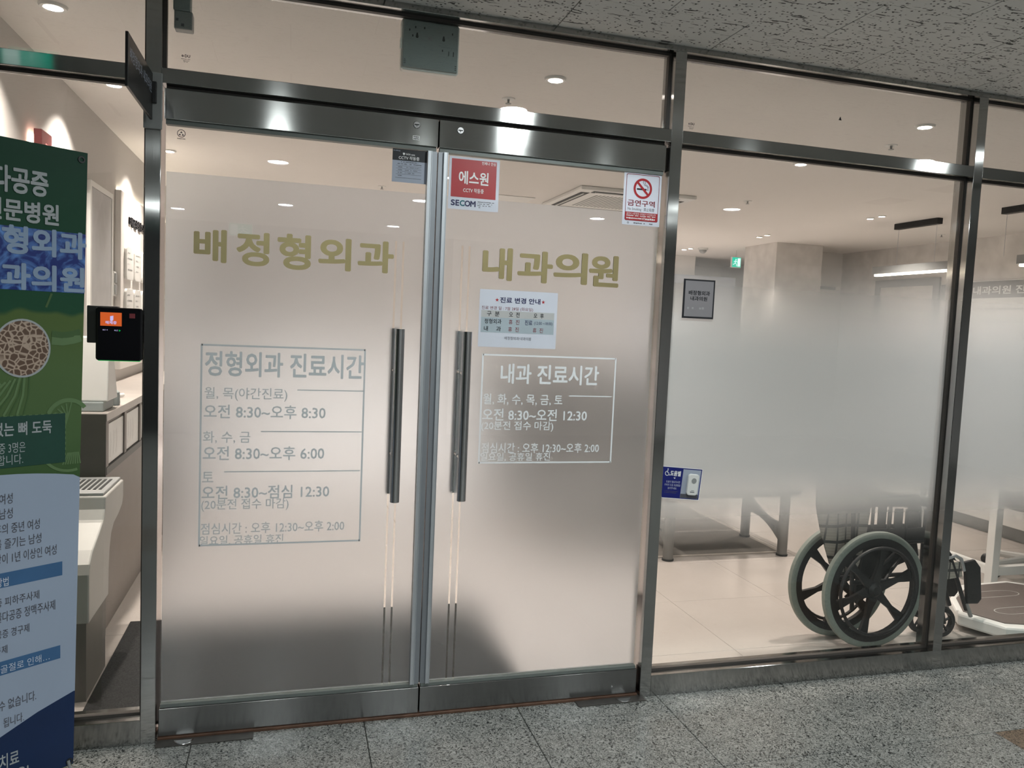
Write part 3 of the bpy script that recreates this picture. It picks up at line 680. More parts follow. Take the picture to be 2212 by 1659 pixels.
# no smoking sticker
s3 = sheet('no_smoking_sticker', ps, 1.652, 1.820, 1.804, 2.0115, M['paper'], 'red and white no-smoking sticker in the upper corner of the right door', 'sticker')
mb = MB()
for sgn in (0, 1):
    P_ = rrect_pts(1.661, 1.836, 1.796, 2.007, 0.006); Q_ = rrect_pts(1.6632, 1.8382, 1.7938, 2.0048, 0.005)
mb.quadstrip([ps.P(u, v, 0.001) for u, v in P_+P_[:1]], [ps.P(u, v, 0.001) for u, v in Q_+Q_[:1]]); mb.build('border_line', M['ink_maroon'], s3)
mb = MB(); ring(mb, ps, 1.7285, 1.956, 0.029, 0.0375, 0.0018, 40); stroke(mb, ps, [(1.7285-0.0235, 1.956+0.0235), (1.7285+0.0235, 1.956-0.0235)], 0.0085, 0.002); mb.build('prohibition_ring', M['ink_red'], s3)
mb = MB(); rect(mb, ps, 1.7045, 1.9505, 1.744, 1.9565, 0.0012)
rect(mb, ps, 1.7465, 1.9505, 1.748, 1.9565, 0.0012); rect(mb, ps, 1.750, 1.9505, 1.7515, 1.9565, 0.0012)
for dx in (0, 0.0042):
    stroke(mb, ps, [(1.7475+dx*0.9, 1.958), (1.747+dx, 1.964), (1.742+dx, 1.967+dx*0.4), (1.735+dx, 1.969+dx*0.6), (1.733+dx*1.2, 1.974+dx), (1.729+dx*1.6, 1.979+dx*0.5), (1.731+dx*1.6, 1.985), (1.735+dx*0.8, 1.987)], 0.0016, 0.0012)
mb.build('cigarette', M['ink_black'], s3)
text('금연구역', ps, (1.670, 1.890, 1.781, 1.913), M['ink_maroon'], s3, 0.020, 3, h=0.001)
text('No Smoking · 禁止吸煙', ps, (1.672, 1.872, 1.780, 1.886), M['ink_black'], s3, 0.004, h=0.001)
rect(MB(), ps, 1.6632, 1.8382, 1.7938, 1.868, 0.0009).build('red_band', M['ink_red'], s3)
text('흡연시 10만원의 과태료가 부과됩니다', ps, (1.668, 1.858, 1.787, 1.8662), M['ink_white'], s3, 0.0, h=0.0014)
mb = MB(); scribble(mb, ps, 1.668, 1.8545, 1.787, 0.0040, 0.0014, 31, 0.95); scribble(mb, ps, 1.668, 1.845, 1.727, 0.0058, 0.0014, 32, 0.95); scribble(mb, ps, 1.7455, 1.845, 1.786, 0.0075, 0.0014, 33, 0.95); mb.build('small_print', M['ink_white'], s3)
text('10万', ps, (1.7285, 1.841, 1.7445, 1.8495), M['ink_white'], s3, 0.02, h=0.0014)
mb = MB(); scribble(mb, ps, 1.683, 1.828, 1.776, 0.0050, 0.001, 35, 0.75); ring(mb, ps, 1.676, 1.828, 0.0018, 0.0035, 0.001, 14); mb.build('issuer_line', M['ink_grey'], s3)
# printed notice
s4 = sheet('schedule_notice', ps, 1.121, 1.346, 1.4145, 1.5515, M['paper'], 'white paper notice with red stars taped under the gold letters', 'notice')
def star(mb, cu, cv, r, h):
    flat(mb, ps, [(cu+(r if k % 2 == 0 else r*0.4)*math.sin(math.pi*k/5), cv+(r if k % 2 == 0 else r*0.4)*math.cos(math.pi*k/5)) for k in range(10)], h)
for cu in (1.1855, 1.3595):
    mb = MB(); star(mb, cu, 1.5155, 0.0075, 0.001); mb.build('star_mark', M['ink_red'], s4)
text('진료 변경 안내', ps, (1.1965, 1.506, 1.3485, 1.5265), M['ink_navy'], s4, 0.022, 3, h=0.001)
text('진료 변경 일 : 7월 28일 (화요일)', ps, (1.130, 1.478, 1.322, 1.4925), M['ink_maroon'], s4, 0.0, h=0.001)
rect(MB(), ps, 1.129, 1.4525, 1.404, 1.4775, 0.0008).build('table_row', M['table_beige'], s4)
rect(MB(), ps, 1.129, 1.3985, 1.404, 1.4525, 0.0008).build('table_row', M['table_blue'], s4)
for s_, bx, mt, bd in (('구  분', (1.150, 1.4565, 1.1965, 1.4745), 'ink_black', 0.012), ('오  전', (1.232, 1.4565, 1.272, 1.4745), 'ink_black', 0.012), ('오  후', (1.325, 1.4565, 1.364, 1.4745), 'ink_black', 0.012),
                       ('정형외과', (1.142, 1.430, 1.205, 1.4475), 'ink_black', 0.012), ('휴  진', (1.232, 1.430, 1.272, 1.4475), 'ink_maroon', 0.005), ('진료', (1.293, 1.430, 1.321, 1.4475), 'ink_navy', 0.012),
                       ('(12:00 ~18:00)', (1.328, 1.430, 1.398, 1.444), 'ink_navy', 0.0), ('내     과', (1.141, 1.4035, 1.204, 1.421), 'ink_black', 0.012), ('휴  진', (1.231, 1.4035, 1.271, 1.421), 'ink_maroon', 0.005),
                       ('휴  진', (1.324, 1.4035, 1.363, 1.421), 'ink_maroon', 0.005), ('배정형외과/내과의원', (1.219, 1.374, 1.319, 1.386), 'ink_grey', 0.0)):
    text(s_, ps, bx, M[mt], s4, bd, h=0.0012)
# small label by the lock (dark illegible print)
s5 = sheet('rail_label', facade(0.0198), 0.862, 2.0425, 0.8855, 2.0565, M['ink_white'], 'tiny white label with dark print on the left door top rail below the lock', 'label')
mb = MB(); pr_ = facade(0.0198); scribble(mb, pr_, 0.8645, 2.0525, 0.8835, 0.0042, 0.001, 41, 0.9); scribble(mb, pr_, 0.8645, 2.0465, 0.8835, 0.0042, 0.001, 42, 0.8); mb.build('small_print', M['ink_black'], s5)
# glass maker's marks
def mark(u, v, pl, label, tri=False):
    r_ = empty('glass_mark', tuple(pl.P(u, v)), label, 'mark')
    mb = MB()
    if tri:
        ring(mb, pl, u, v+0.004, 0.0105, 0.0125, 0.0005, 24)
        for du, dv in ((0, 0.0065), (-0.0045, -0.001), (0.0045, -0.001)): flat(mb, pl, [(u+du-0.0038, v+0.004+dv-0.0055), (u+du+0.0038, v+0.004+dv-0.0055), (u+du, v+0.004+dv+0.001)], 0.0005)
        scribble(mb, pl, u-0.012, v-0.0125, u+0.012, 0.003, 0.0005, 51, 0.9)
    else:
        ring(mb, pl, u-0.009, v+0.006, 0.001, 0.0035, 0.0005, 12)
        scribble(mb, pl, u-0.013, v-0.003, u+0.013, 0.0022, 0.0005, 52, 0.8); scribble(mb, pl, u-0.012, v-0.008, u+0.012, 0.0022, 0.0005, 53, 0.7); scribble(mb, pl, u-0.006, v-0.012, u+0.006, 0.0022, 0.0005, 54, 0.9)
    mb.build('print', M['ink_grey'], r_)
    if not tri: text('DU', pl, (u-0.003, v+0.002, u+0.013, v+0.011), M['ink_black'], r_, 0.03)
pw = facade(0.0446)
mark(0.138, 2.225, pw, 'tiny printed glass mark at the lower left of the fanlight over the doors')
mark(1.918, 2.210, pw, 'tiny printed glass mark at the lower left of the fanlight right of the doors')
mark(0.129, 1.984, pg, 'tiny round triangle mark in the top corner of the left door glass', True)
tag(MB().prism([pw.P(2.568, 2.303, 0), pw.P(2.582, 2.303, 0), pw.P(2.575, 2.317, 0)], pw.N*0.0008).build('triangle_sticker', M['ink_black']), 'tiny black triangle sticker on the fanlight right of the doors', 'sticker')
# framed grey note on the right pane
s6 = sheet('clinic_name_note', pw, 1.926, 1.4845, 2.0615, 1.635, M['ink_black'], 'grey note with black border on the right pane beside the doors', 'notice')
rect(MB(), pw, 1.934, 1.4915, 2.0555, 1.629, 0.001).build('grey_field', M['note_grey'], s6)
text('배정형외과', pw, (1.949, 1.574, 2.041, 1.592), M['ink_black'], s6, 0.02, 3, h=0.0014)
text('내과의원', pw, (1.958, 1.553, 2.030, 1.570), M['ink_black'], s6, 0.02, 3, h=0.0014)
mb = MB(); scribble(mb, pw, 1.946, 1.524, 2.040, 0.010, 0.0014, 61, 0.6); mb.build('worn_print', plain('faded_grey_print', (0.36, 0.345, 0.36), 0.6), s6)
# call bell sticker, hung slightly askew
a_ = math.radians(-4.8)
pb = Plane((1.8655, 0.0446, 0.7835), (math.cos(a_), 0, math.sin(a_)), (-math.sin(a_), 0, math.cos(a_)))
s7 = sheet('call_bell_sticker', pb, 0.0, 0.0, 0.181, 0.1225, M['navy'], 'navy blue help-bell sticker low on the right pane beside the post', 'sticker')
mb = MB(); mb.quadstrip([pb.P(u, v, 0.0008) for u, v in ((-0.0, -0.002), (0.183, -0.002), (0.183, 0.1245), (0, 0.1245))], [pb.P(u, v, 0.0008) for u, v in ((0, 0.0005), (0.1805, 0.0005), (0.1805, 0.122), (0, 0.122))]); mb.build('white_edge', M['ink_white'], s7)
rect(MB(), pb, 0.098, 0.004, 0.1765, 0.118, 0.001).build('photo_field', M['paper_grey'], s7)
rect(MB(), pb, 0.0985, 0.0045, 0.176, 0.020, 0.0012).build('ledge_print', M['ink_grey'], s7)
text('도움벨', pb, (0.043, 0.088, 0.089, 0.109), M['ink_white'], s7, 0.035, 3, h=0.001)
mb = MB(); ring(mb, pb, 0.030, 0.097, 0.0075, 0.0098, 0.001, 24, math.radians(100), math.radians(350)); ring(mb, pb, 0.031, 0.1135, 0.0003, 0.0024, 0.001, 12)
stroke(mb, pb, [(0.031, 0.110), (0.0305, 0.100), (0.0355, 0.099), (0.0395, 0.090), (0.043, 0.0905)], 0.0028, 0.001); mb.build('wheelchair_symbol', M['ink_white'], s7)
flat(MB(), pb, [(0.059, 0.082), (0.064, 0.0765), (0.069, 0.082)], 0.001).build('arrow_mark', M['ink_white'], s7)
for s_, v in (('도움이 필요하시면', 0.060), ('우측의 도움 호출벨을', 0.0475), ('눌러주세요.', 0.035)):
    wdt = {0.060: (0.030, 0.090), 0.0475: (0.024, 0.0935), 0.035: (0.040, 0.080)}[v]; text(s_, pb, (wdt[0], v, wdt[1], v+0.009), M['paper'], s7, 0.0, h=0.001)
mb = MB(); scribble(mb, pb, 0.026, 0.027, 0.086, 0.0025, 0.001, 71, 0.9); scribble(mb, pb, 0.028, 0.021, 0.080, 0.0025, 0.001, 72, 0.9); mb.build('small_print', M['ink_grey'], s7)
cb = MB().prism([pb.P(u, v, 0.0013) for u, v in rrect_pts(0.119, 0.018, 0.166, 0.103, 0.012)], pb.N*0.012).build('call_bell', M['white_pl'], bevel=0.003)
tag(cb, 'small white call bell with a grey button on the navy sticker', 'bell')
MB().prism([pb.P(0.1435+0.0105*math.cos(2*math.pi*k/24), 0.077+0.0105*math.sin(2*math.pi*k/24), 0.0128) for k in range(24)], pb.N*0.0018).build('push_button', M['grey_pl'], cb)
mb = MB(); rect(mb, pb, 0.136, 0.0365, 0.149, 0.038, 0.0136); rect(mb, pb, 0.132, 0.030, 0.151, 0.033, 0.0136); mb.build('print', M['ink_grey'], cb)

# access terminal on the left pane
tm = empty('access_terminal', (-0.034, 0.0, 1.265), 'glossy black door access terminal with orange screen on the left pane', 'terminal')
MB().prism([(u, -0.030, v) for u, v in rrect_pts(-0.101, 1.264, 0.0285, 1.428, 0.008)], (0, 0.028, 0)).build('housing', M['black_gl'], tm, bevel=0.003)
MB().box(-0.132, -0.045, -0.001, 0.0335, 1.316, 1.432).build('mounting_bracket', M['black'], tm, bevel=0.003)
pt = facade(-0.0302)
rect(MB(), pt, -0.0875, 1.371, -0.0275, 1.4125, 0.0004).build('screen', M['orange_screen'], tm)
text('해제중', pt, (-0.0735, 1.3765, -0.0415, 1.3865), M['screen_glyph'], tm, 0.02, h=0.0008)
mb = MB(); flat(mb, pt, [(-0.060, 1.3875), (-0.060, 1.401), (-0.051, 1.403), (-0.051, 1.3895), (-0.056, 1.386)], 0.0008); mb.build('door_icon', M['screen_glyph'], tm)
text('출근 ◁', pt, (-0.081, 1.3565, -0.067, 1.3605), M['screen_glyph'], tm, 0.0, h=0.0006)
text('퇴근', pt, (-0.0485, 1.3555, -0.0375, 1.360), M['screen_glyph'], tm, 0.0, h=0.0006)
flat(MB(), pt, [(-0.035, 1.3545), (-0.035, 1.3605), (-0.030, 1.3575)], 0.0006).build('arrow_light', M['green_led'], tm)
rect(MB(), pt, -0.006, 1.397, 0.0105, 1.4115, 0.0004).build('maker_badge', M['ink_maroon'], tm)
MB().box(-0.094, 0.0225, -0.027, -0.006, 1.2625, 1.2648).build('status_light', M['green_led'], tm)

# blade sign on its bracket
bk = empty('blade_sign', (0.052, 0, 1.99), 'black projecting name plate on the post left of the doors', 'sign')
MB().box(0.0255, 0.0785, -0.012, -0.0002, 1.985, 2.155).build('bracket', M['grey_pl'], bk, bevel=0.002)
MB().box(0.034, 0.064, -0.024, -0.012, 2.06, 2.125).build('clamp', M['black'], bk, bevel=0.002)
MB().box(0.046, 0.0535, -0.392, -0.0245, 2.008, 2.148).build('plate', M['sign_black'], bk, bevel=0.001, seg=1)
pbk = Plane((0.0536, 0, 0), (0, 1, 0), (0, 0, 1))
text('배정형외과 내과의원', pbk, (-0.372, 2.083, -0.045, 2.117), M['paper_grey'], bk, 0.005, 3, h=0.0006)
# contact sensor at the head of the post, devices mounted behind the fanlight
cs = empty('door_contact_sensor', (0.05, -0.02, 2.392), 'small grey contact sensor with wire at the top of the left post', 'sensor')
MB().box(0.006, 0.098, -0.030, -0.0003, 2.392, 2.432).build('housing', M['grey_pl'], cs, bevel=0.003)
MB().tube([(0.088, -0.018, 2.392), (0.092, -0.020, 2.386), (0.083, -0.018, 2.384), (0.078, -0.012, 2.392)], 0.002, 6).build('wire', M['threshold'], cs)
dv = empty('motion_sensor', (0.128, 0.08, 2.315), 'pale grey motion sensor seen behind the fanlight beside the left post', 'sensor')
MB().box(0.101, 0.156, 0.0535, 0.095, 2.316, 2.372).build('housing', M['grey_pl'], dv, bevel=0.004)
MB().box(0.098, 0.150, 0.0535, 0.09, 2.3725, 2.45).build('upper_cover', M['teal_pl'], dv, bevel=0.004)
px_ = facade(0.0533)
mb = MB(); rect(mb, px_, 0.106, 2.340, 0.114, 2.348, 0); rect(mb, px_, 0.122, 2.324, 0.131, 2.333, 0); mb.build('label_print', M['ink_grey'], dv)
pc = empty('back_of_device', (0.916, 0.08, 2.288), 'grey green back plate of a device behind the fanlight over the doors', 'device')
MB().prism([(u, 0.0535, v) for u, v in ((0.823, 2.292), (1.013, 2.292), (1.013, 2.449), (0.823, 2.449))], (0, 0.008, 0)).build('back_plate', M['teal_pl'], pc, bevel=0.002)
MB().prism([(u, 0.0617, v) for u, v in rrect_pts(0.817, 2.284, 1.019, 2.455, 0.012)], (0, 0.030, 0)).build('front_cover', M['white_pl'], pc, bevel=0.004)
MB().box(0.8135, 0.8225, 0.058, 0.075, 2.352, 2.386).build('side_latch', M['white_pl'], pc, bevel=0.002)
pq = facade(0.0534)
for u in (0.870, 0.962):
    mb = MB(); flat(mb, pq, [(u+0.0048*math.cos(t), 2.396+0.0048*math.sin(t)) for t in [math.radians(-200+10*k) for k in range(23)]]+[(u+0.002, 2.409), (u-0.002, 2.409)], 0); mb.build('keyhole', M['dark_pl'], pc)
mb = MB(); flat(mb, pq, [(0.915+0.008*math.cos(math.radians(10*k)), 2.395+0.008*math.sin(math.radians(10*k))) for k in range(36)], 0); mb.build('cable_knockout', M['grey_pl'], pc)
mb = MB()
for k in range(3): rect(mb, pq, 0.827, 2.303+k*0.006, 0.833, 2.305+k*0.006, 0)
for k in range(3): rect(mb, pq, 1.004, 2.300+k*0.006, 1.009, 2.302+k*0.006, 0)
for u, v in ((0.842, 2.412), (0.862, 2.423), (0.893, 2.424), (0.990, 2.416), (0.853, 2.394), (0.957, 2.357)): rect(mb, pq, u, v, u+0.004, v+0.007, 0)
rect(mb, pq, 0.980, 2.345, 0.982, 2.361, 0); rect(mb, pq, 0.996, 2.345, 0.999, 2.361, 0); mb.build('slot', M['dark_pl'], pc)

# ================================================================== BANNER
BU = Vector((0.783, 0.622, 0)).normalized()
pn = Plane((-0.135, -0.135, 0), BU, (0, 0, 1))
def edge_s(z): return 0.038*((z-0.03)/1.84)          # the sheet leans a little wider at the top
bn = empty('standing_banner', tuple(pn.P(-0.3, 0, 0)), 'tall green and white printed banner on a stand left of the doors', 'banner')
nz_ = 24; zs_ = [0.032+(1.874-0.032)*k/nz_ for k in range(nz_+1)]
def bow(s, z): return -0.010*math.sin(math.pi*(z-0.03)/1.85)*(1-((s+0.3)/0.34)**2)
def bpt(s, z, h=0.0): return pn.P(s, z, h+bow(s, z))
class BannerPlane:
    N = pn.N
    def P(self, u, v, h=0.0): return bpt(u, v, h)
bpn = BannerPlane()
ss_ = [-0.60+0.05*k for k in range(12)]+[None]
mb = MB(); vsx = []; 
for z in zs_:
    row = [s for s in ss_[:-1]]+[edge_s(z)]
    vsx += [bpt(s, z) for s in row]
nn = len(ss_)
mb.add(vsx, [(r*nn+i, r*nn+i+1, (r+1)*nn+i+1, (r+1)*nn+i) for r in range(nz_) for i in range(nn-1)])
mb.add([p - pn.N*0.0012 for p in vsx], [(r*nn+i, (r+1)*nn+i, (r+1)*nn+i+1, r*nn+i+1) for r in range(nz_) for i in range(nn-1)])
bs = mb.build('printed_sheet', M['banner_green'], bn)
def bgrid(mb, s0, z0, s1, z1, h, ns=6, nz=4, top=None, bottom=None):
    """patch of print following the sheet; top/bottom may be functions of s"""
    V = []
    for j in range(nz+1):
        for i in range(ns+1):
            s = s0+(s1-s0)*i/ns; a = bottom(s) if bottom else z0; b = top(s) if top else z1
            z = a+(b-a)*j/nz; s_c = min(s, edge_s(z)-0.0003); V.append(bpt(s_c, z, h))
    k = ns+1; return mb.add(V, [(j*k+i, j*k+i+1, (j+1)*k+i+1, (j+1)*k+i) for j in range(nz) for i in range(ns)])
bgrid(MB(), -0.60, 1.465, 0.05, 1.638, 0.0012, 13, 4).build('blue_patch', M['water'], bn)
arch = lambda s: 0.915+0.036*(1-((s+0.24)/0.30)**2)
nav = lambda s: 0.262-0.055*min(1, max(0, -s/0.2))**1.0-0.03*min(1, max(0, (-s-0.1)/0.3))
bgrid(MB(), -0.60, 0.033, 0.05, 0.93, 0.0010, 13, 8, top=arch, bottom=nav).build('white_field', M['banner_white'], bn)
bgrid(MB(), -0.60, 0.034, 0.05, 0.27, 0.0010, 13, 4, top=nav, bottom=lambda s: 0.034).build('navy_field', M['banner_navy'], bn)
# helix strands of the picture
mb = MB()
for k in range(9):
    stroke(mb, bpn, [(-0.13-0.012*k, 1.225-0.004*k), (-0.135-0.02*k, 1.17), (-0.15-0.034*k, 1.115)], 0.006, 0.0012)
for k in range(10):
    a = math.radians(-60+16*k); stroke(mb, bpn, [(0.004-0.02, 1.10), (0.0-0.055*math.cos(a), 1.10+0.045*math.sin(a))], 0.004, 0.0012)
for k in range(8): stroke(mb, bpn, [(-0.015+0.004*k, 0.995), (-0.03+0.007*k, 0.960)], 0.004, 0.0012)
tag(mb.build('helix_strand', M['banner_strand'], bn), kind='stuff')
mb = MB(); ring(mb, bpn, -0.015, 1.095, 0.050, 0.062, 0.0013, 20, math.radians(35), math.radians(160)); mb.build('helix_ribbon', M['banner_strand'], bn)
mb = MB(); ring(mb, bpn, -0.01, 1.02, 0.075, 0.083, 0.0013, 20, math.radians(200), math.radians(285)); mb.build('helix_ribbon', M['banner_strand'], bn)
mb = MB(); stroke(mb, bpn, [(-0.06, 1.325), (-0.03, 1.322), (0.0, 1.328), (0.02, 1.335)], 0.022, 0.0011); mb.build('helix_ribbon', M['banner_strand'], bn)
mb = MB()
for k in range(8): stroke(mb, bpn, [(-0.118-0.015*k, 1.222-0.003*k), (-0.120-0.024*k, 1.17), (-0.133-0.036*k, 1.115)], 0.004, 0.00115)
stroke(mb, bpn, [(-0.06, 1.345), (-0.03, 1.341), (0.0, 1.346), (0.018, 1.352)], 0.018, 0.0011); stroke(mb, bpn, [(-0.075, 1.42), (-0.06, 1.46)], 0.006, 0.0011); tag(mb.build('helix_shade', M['banner_strand2'], bn), kind='stuff')
mb = MB(); mb.add([bpt(-0.136, 1.303, 0.0016)]+[bpt(-0.136+0.069*math.cos(2*math.pi*k/40), 1.303+0.078*math.sin(2*math.pi*k/40), 0.0016) for k in range(40)], [(0, 1+k, 1+(k+1) % 40) for k in range(40)]); mb.build('bone_picture', M['bone'], bn)
mb = MB(); A = []; B = []
for k in range(41):
    t = 2*math.pi*k/40; A.append(bpt(-0.136+0.068*math.cos(t), 1.303+0.077*math.sin(t), 0.0018)); B.append(bpt(-0.136+0.073*math.cos(t), 1.303+0.0825*math.sin(t), 0.0018))
mb.quadstrip(A, B); mb.build('picture_rim', M['banner_text'], bn)
bgrid(MB(), -0.45, 0.968, -0.023, 1.113, 0.0016, 9, 2).build('green_box', M['banner_box'], bn)
mb = MB()
for k in range(26): rect(mb, bpn, -0.44+0.016*k, 1.1125, -0.432+0.016*k, 1.1145, 0.0020)
for k in range(9): rect(mb, bpn, -0.0235, 0.972+0.016*k, -0.0215, 0.980+0.016*k, 0.0020)
mb.build('stitch_line', M['banner_strand'], bn)
for z0, z1, e in ((0.629, 0.671, -0.031), (0.377, 0.417, -0.037)):
    bgrid(MB(), -0.52, z0, e, z1, 0.0016, 9, 1).build('blue_pill', M['banner_pill'], bn)
BT = 0.0024
for s_, bx, mt, bd in (('골다공증', (-0.262, 1.728, -0.070, 1.800), 'banner_text', 0.03), ('전문병원', (-0.232, 1.652, -0.042, 1.712), 'banner_text', 0.03),
                       ('정형외과', (-0.262, 1.563, 0.034, 1.642), 'banner_text2', 0.035), ('내과의원', (-0.262, 1.4655, 0.030, 1.540), 'banner_text2', 0.035),
                       ('없는 뼈 도둑', (-0.210, 1.057, -0.060, 1.096), 'banner_text', 0.02), ('중 3명은', (-0.196, 1.009, -0.129, 1.039), 'banner_text', 0.0), ('험합니다.', (-0.220, 0.976, -0.135, 1.005), 'banner_text', 0.0),
                       ('방법', (-0.205, 0.632, -0.174, 0.658), 'paper', 0.005), ('골절로 인해…', (-0.196, 0.382, -0.067, 0.405), 'paper', 0.0),
                       ('치료', (-0.202, 0.101, -0.151, 0.145), 'banner_text', 0.015), ('세요!', (-0.190, 0.058, -0.126, 0.090), 'banner_text', 0.015)):
    text(s_, bpn, bx, M[mt], bn, bd, 3, h=BT)
for s_, u1, v0, v1 in (('여성', -0.162, 0.866, 0.896), ('남성', -0.162, 0.824, 0.854), ('후의 중년 여성', -0.092, 0.781, 0.811), ('를 즐기는 남성', -0.088, 0.739, 0.768), ('상이 1년 이상인 여성', -0.047, 0.696, 0.726),
                       ('증 피하주사제', -0.094, 0.574, 0.600), ('골다공증 정맥주사제', -0.051, 0.530, 0.560), ('공증 경구제', -0.121, 0.483, 0.508), ('구제', -0.178, 0.438, 0.462), ('수 없습니다.', -0.104, 0.273, 0.303), ('됩니다.', -0.137, 0.222, 0.250)):
    n_ = {'여성': -0.195, '남성': -0.195, '구제': -0.210, '됩니다.': -0.190, '수 없습니다.': -0.201}.get(s_, -0.207)
    text(s_, bpn, (n_, v0, u1, v1), M['ink_grey'], bn, 0.0, h=BT)
# stand: hooks and poles behind
for z, s in ((1.852, 0.020), (0.045, -0.012)):
    e = MB().lathe([(0.006, -0.002), (0.010, -0.002), (0.010, 0.002), (0.006, 0.002), (0.006, -0.002)], (0, 0, 0), 'y', 16)
    ang = math.atan2(BU.y, BU.x); R_ = Matrix.Rotation(ang, 3, 'Z'); c_ = bpt(s, z, 0.001)
    e.v = [tuple(R_ @ Vector(p)+c_) for p in e.v]; e.build('eyelet', M['black'], bn)
a = pn.P(-0.29, 0.60, -0.045)
MB().tube([bpt(0.020, 1.852, -0.004), pn.P(-0.05, 1.6, -0.022), pn.P(-0.29, 0.60, -0.045)], 0.004, 8).tube([bpt(-0.60, 1.852, -0.004), pn.P(-0.52, 1.6, -0.022), pn.P(-0.29, 0.60, -0.045)], 0.004, 8)\
    .tube([pn.P(-0.29, 0.60, -0.045), pn.P(-0.05, 0.10, -0.030), bpt(-0.012, 0.046, -0.003)], 0.004, 8).tube([pn.P(-0.29, 0.60, -0.045), pn.P(-0.53, 0.10, -0.030), bpt(-0.58, 0.046, -0.003)], 0.004, 8)\
    .tube([pn.P(-0.29, 0.60, -0.045), pn.P(-0.29, 0.012, -0.14), pn.P(-0.29, 0.004, -0.145)], 0.005, 8).build('stand_frame', M['black'], bn, smooth=True)
MB().tube([bpt(-0.016, 0.050, 0.003), bpt(-0.013, 0.030, 0.006), bpt(-0.006, 0.008, 0.008), bpt(-0.003, 0.0045, 0.009)], 0.0045, 8).build('foot', M['grey_pl'], bn, smooth=True)

# ================================================================== LAMPS
def spot(x, y, d, label, group, mat, trim_d, trim_m, watt=0, col=INT_C):
    r_ = empty('downlight', (x, y, CEIL-0.012), label, 'lamp', group)
    MB().lathe([(d/2+0.002, 0.0115), (d/2+0.001, 0.003), (trim_d/2-0.004, 0.002), (trim_d/2, 0.0118)], (x, y, CEIL-0.012), 'z', 28).build('trim_ring', trim_m, r_, smooth=True)
    MB().disc((x, y, CEIL-0.004), d/2, 'z', 28).build('lens', mat, r_)
    if watt:
        L = bpy.data.lights.new('lamp_light', 'AREA'); L.shape = 'DISK'; L.size = d; L.energy = watt; L.color = col; L.spread = math.radians(105)
        lo = bpy.data.objects.new('lamp_light', L); COL.objects.link(lo); lo.parent = r_; lo.location = (0, 0, 0.0055)
    return r_
IS = [(-0.355, 0.494, 'in the left fanlight, nearest the glass front'), (1.534, 0.55, 'in the fanlight above the doors, nearest the glass front'), (3.416, 0.511, 'in the fanlight right of the doors, nearest the glass front'),
      (-0.352, 1.456, 'beside the blade sign, second from the glass front'), (1.53, 1.47, 'second from the glass front behind the door head'), (3.417, 1.478, 'just under the transom of the right pane'),
      (-0.33, 2.98, 'third from the glass front along the left clinic wall'), (1.53, 2.97, 'third from the glass front behind the meeting stiles of the doors'), (3.398, 2.956, 'third from the glass front, beside the right door post')]
for x, y, lb in IS: spot(x, y, 0.062, 'small warm ceiling spot '+lb, 'clinic ceiling spots', M['lamp_int'], 0.095, M['white_pl'], INT_W)
k_ = 0
for x, y, lb in ((5.225, 3.02, 'farther of the pair beside the pendant canopy'), (5.212, 2.868, 'nearer of the pair beside the pendant canopy'), (5.204, 4.65, 'farther of the pair just before the grey column'), (5.181, 4.472, 'nearer of the pair just before the grey column'),
             (5.183, 6.26, 'farther of the pair near the green exit sign'), (5.193, 6.113, 'nearer of the pair near the green exit sign')):
    spot(x, y, 0.048, 'tiny warm ceiling spot, '+lb, 'paired clinic spots', M['lamp_int'], 0.07, M['white_pl'], INT_W*0.9)
for x, y, lb in ((0.6, 5.6, 'left'), (2.4, 5.6, 'middle'), (4.0, 5.6, 'right')):  # unseen spots added to brighten the back wall behind the door film
    spot(x, y, 0.075, 'unseen added ceiling spot brightening the wall behind the frosted doors, %s of its row' % lb, 'added rear spots', M['lamp_int'], 0.1, M['white_pl'], INT_W*3.4, (1.0, 0.93, 0.90))
for x, y, lb in ((1.495, -0.98, 'in front of the doors'), (3.96, -1.02, 'in front of the right panes'), (0.36, -2.93, 'overhead beside the viewer'), (3.99, -3.10, 'farther to the right'), (1.525, -4.10, 'behind the viewer, first of the middle row'),
             (0.389, -5.05, 'far behind the viewer, last but one'), (1.535, -6.10, 'far behind the viewer by the back wall'), (-0.68, -5.97, 'far behind the viewer on the left'), (3.24, -4.26, 'behind the viewer on the right')):
    spot(x, y, 0.135, 'round white corridor downlight '+lb, 'corridor downlights', M['lamp_cor'], 0.165, M['white_pl'])
for x, y, lb in ((3.555, 0.89, 'in the fanlight right of the doors'), (3.888, 2.795, 'left of the pendant lamps'), (1.134, 3.626, 'behind the top of the left door'), (6.468, 3.519, 'near the grey wall'), (1.427, 0.916, 'in the fanlight above the doors')):
    s_ = empty('sprinkler_head', (x, y, CEIL-0.024), 'small ceiling sprinkler head '+lb, 'sprinkler', 'clinic sprinkler heads')
    MB().lathe([(0.0005, 0.020), (0.030, 0.020), (0.032, 0.0238)], (x, y, CEIL-0.024), 'z', 20).build('escutcheon', M['white_pl'], s_, smooth=True)
    MB().lathe([(0.0005, 0.0), (0.014, 0.0), (0.014, 0.002), (0.005, 0.004), (0.006, 0.0205)], (x, y, CEIL-0.024), 'z', 14).build('nozzle', M['grey_pl'], s_)
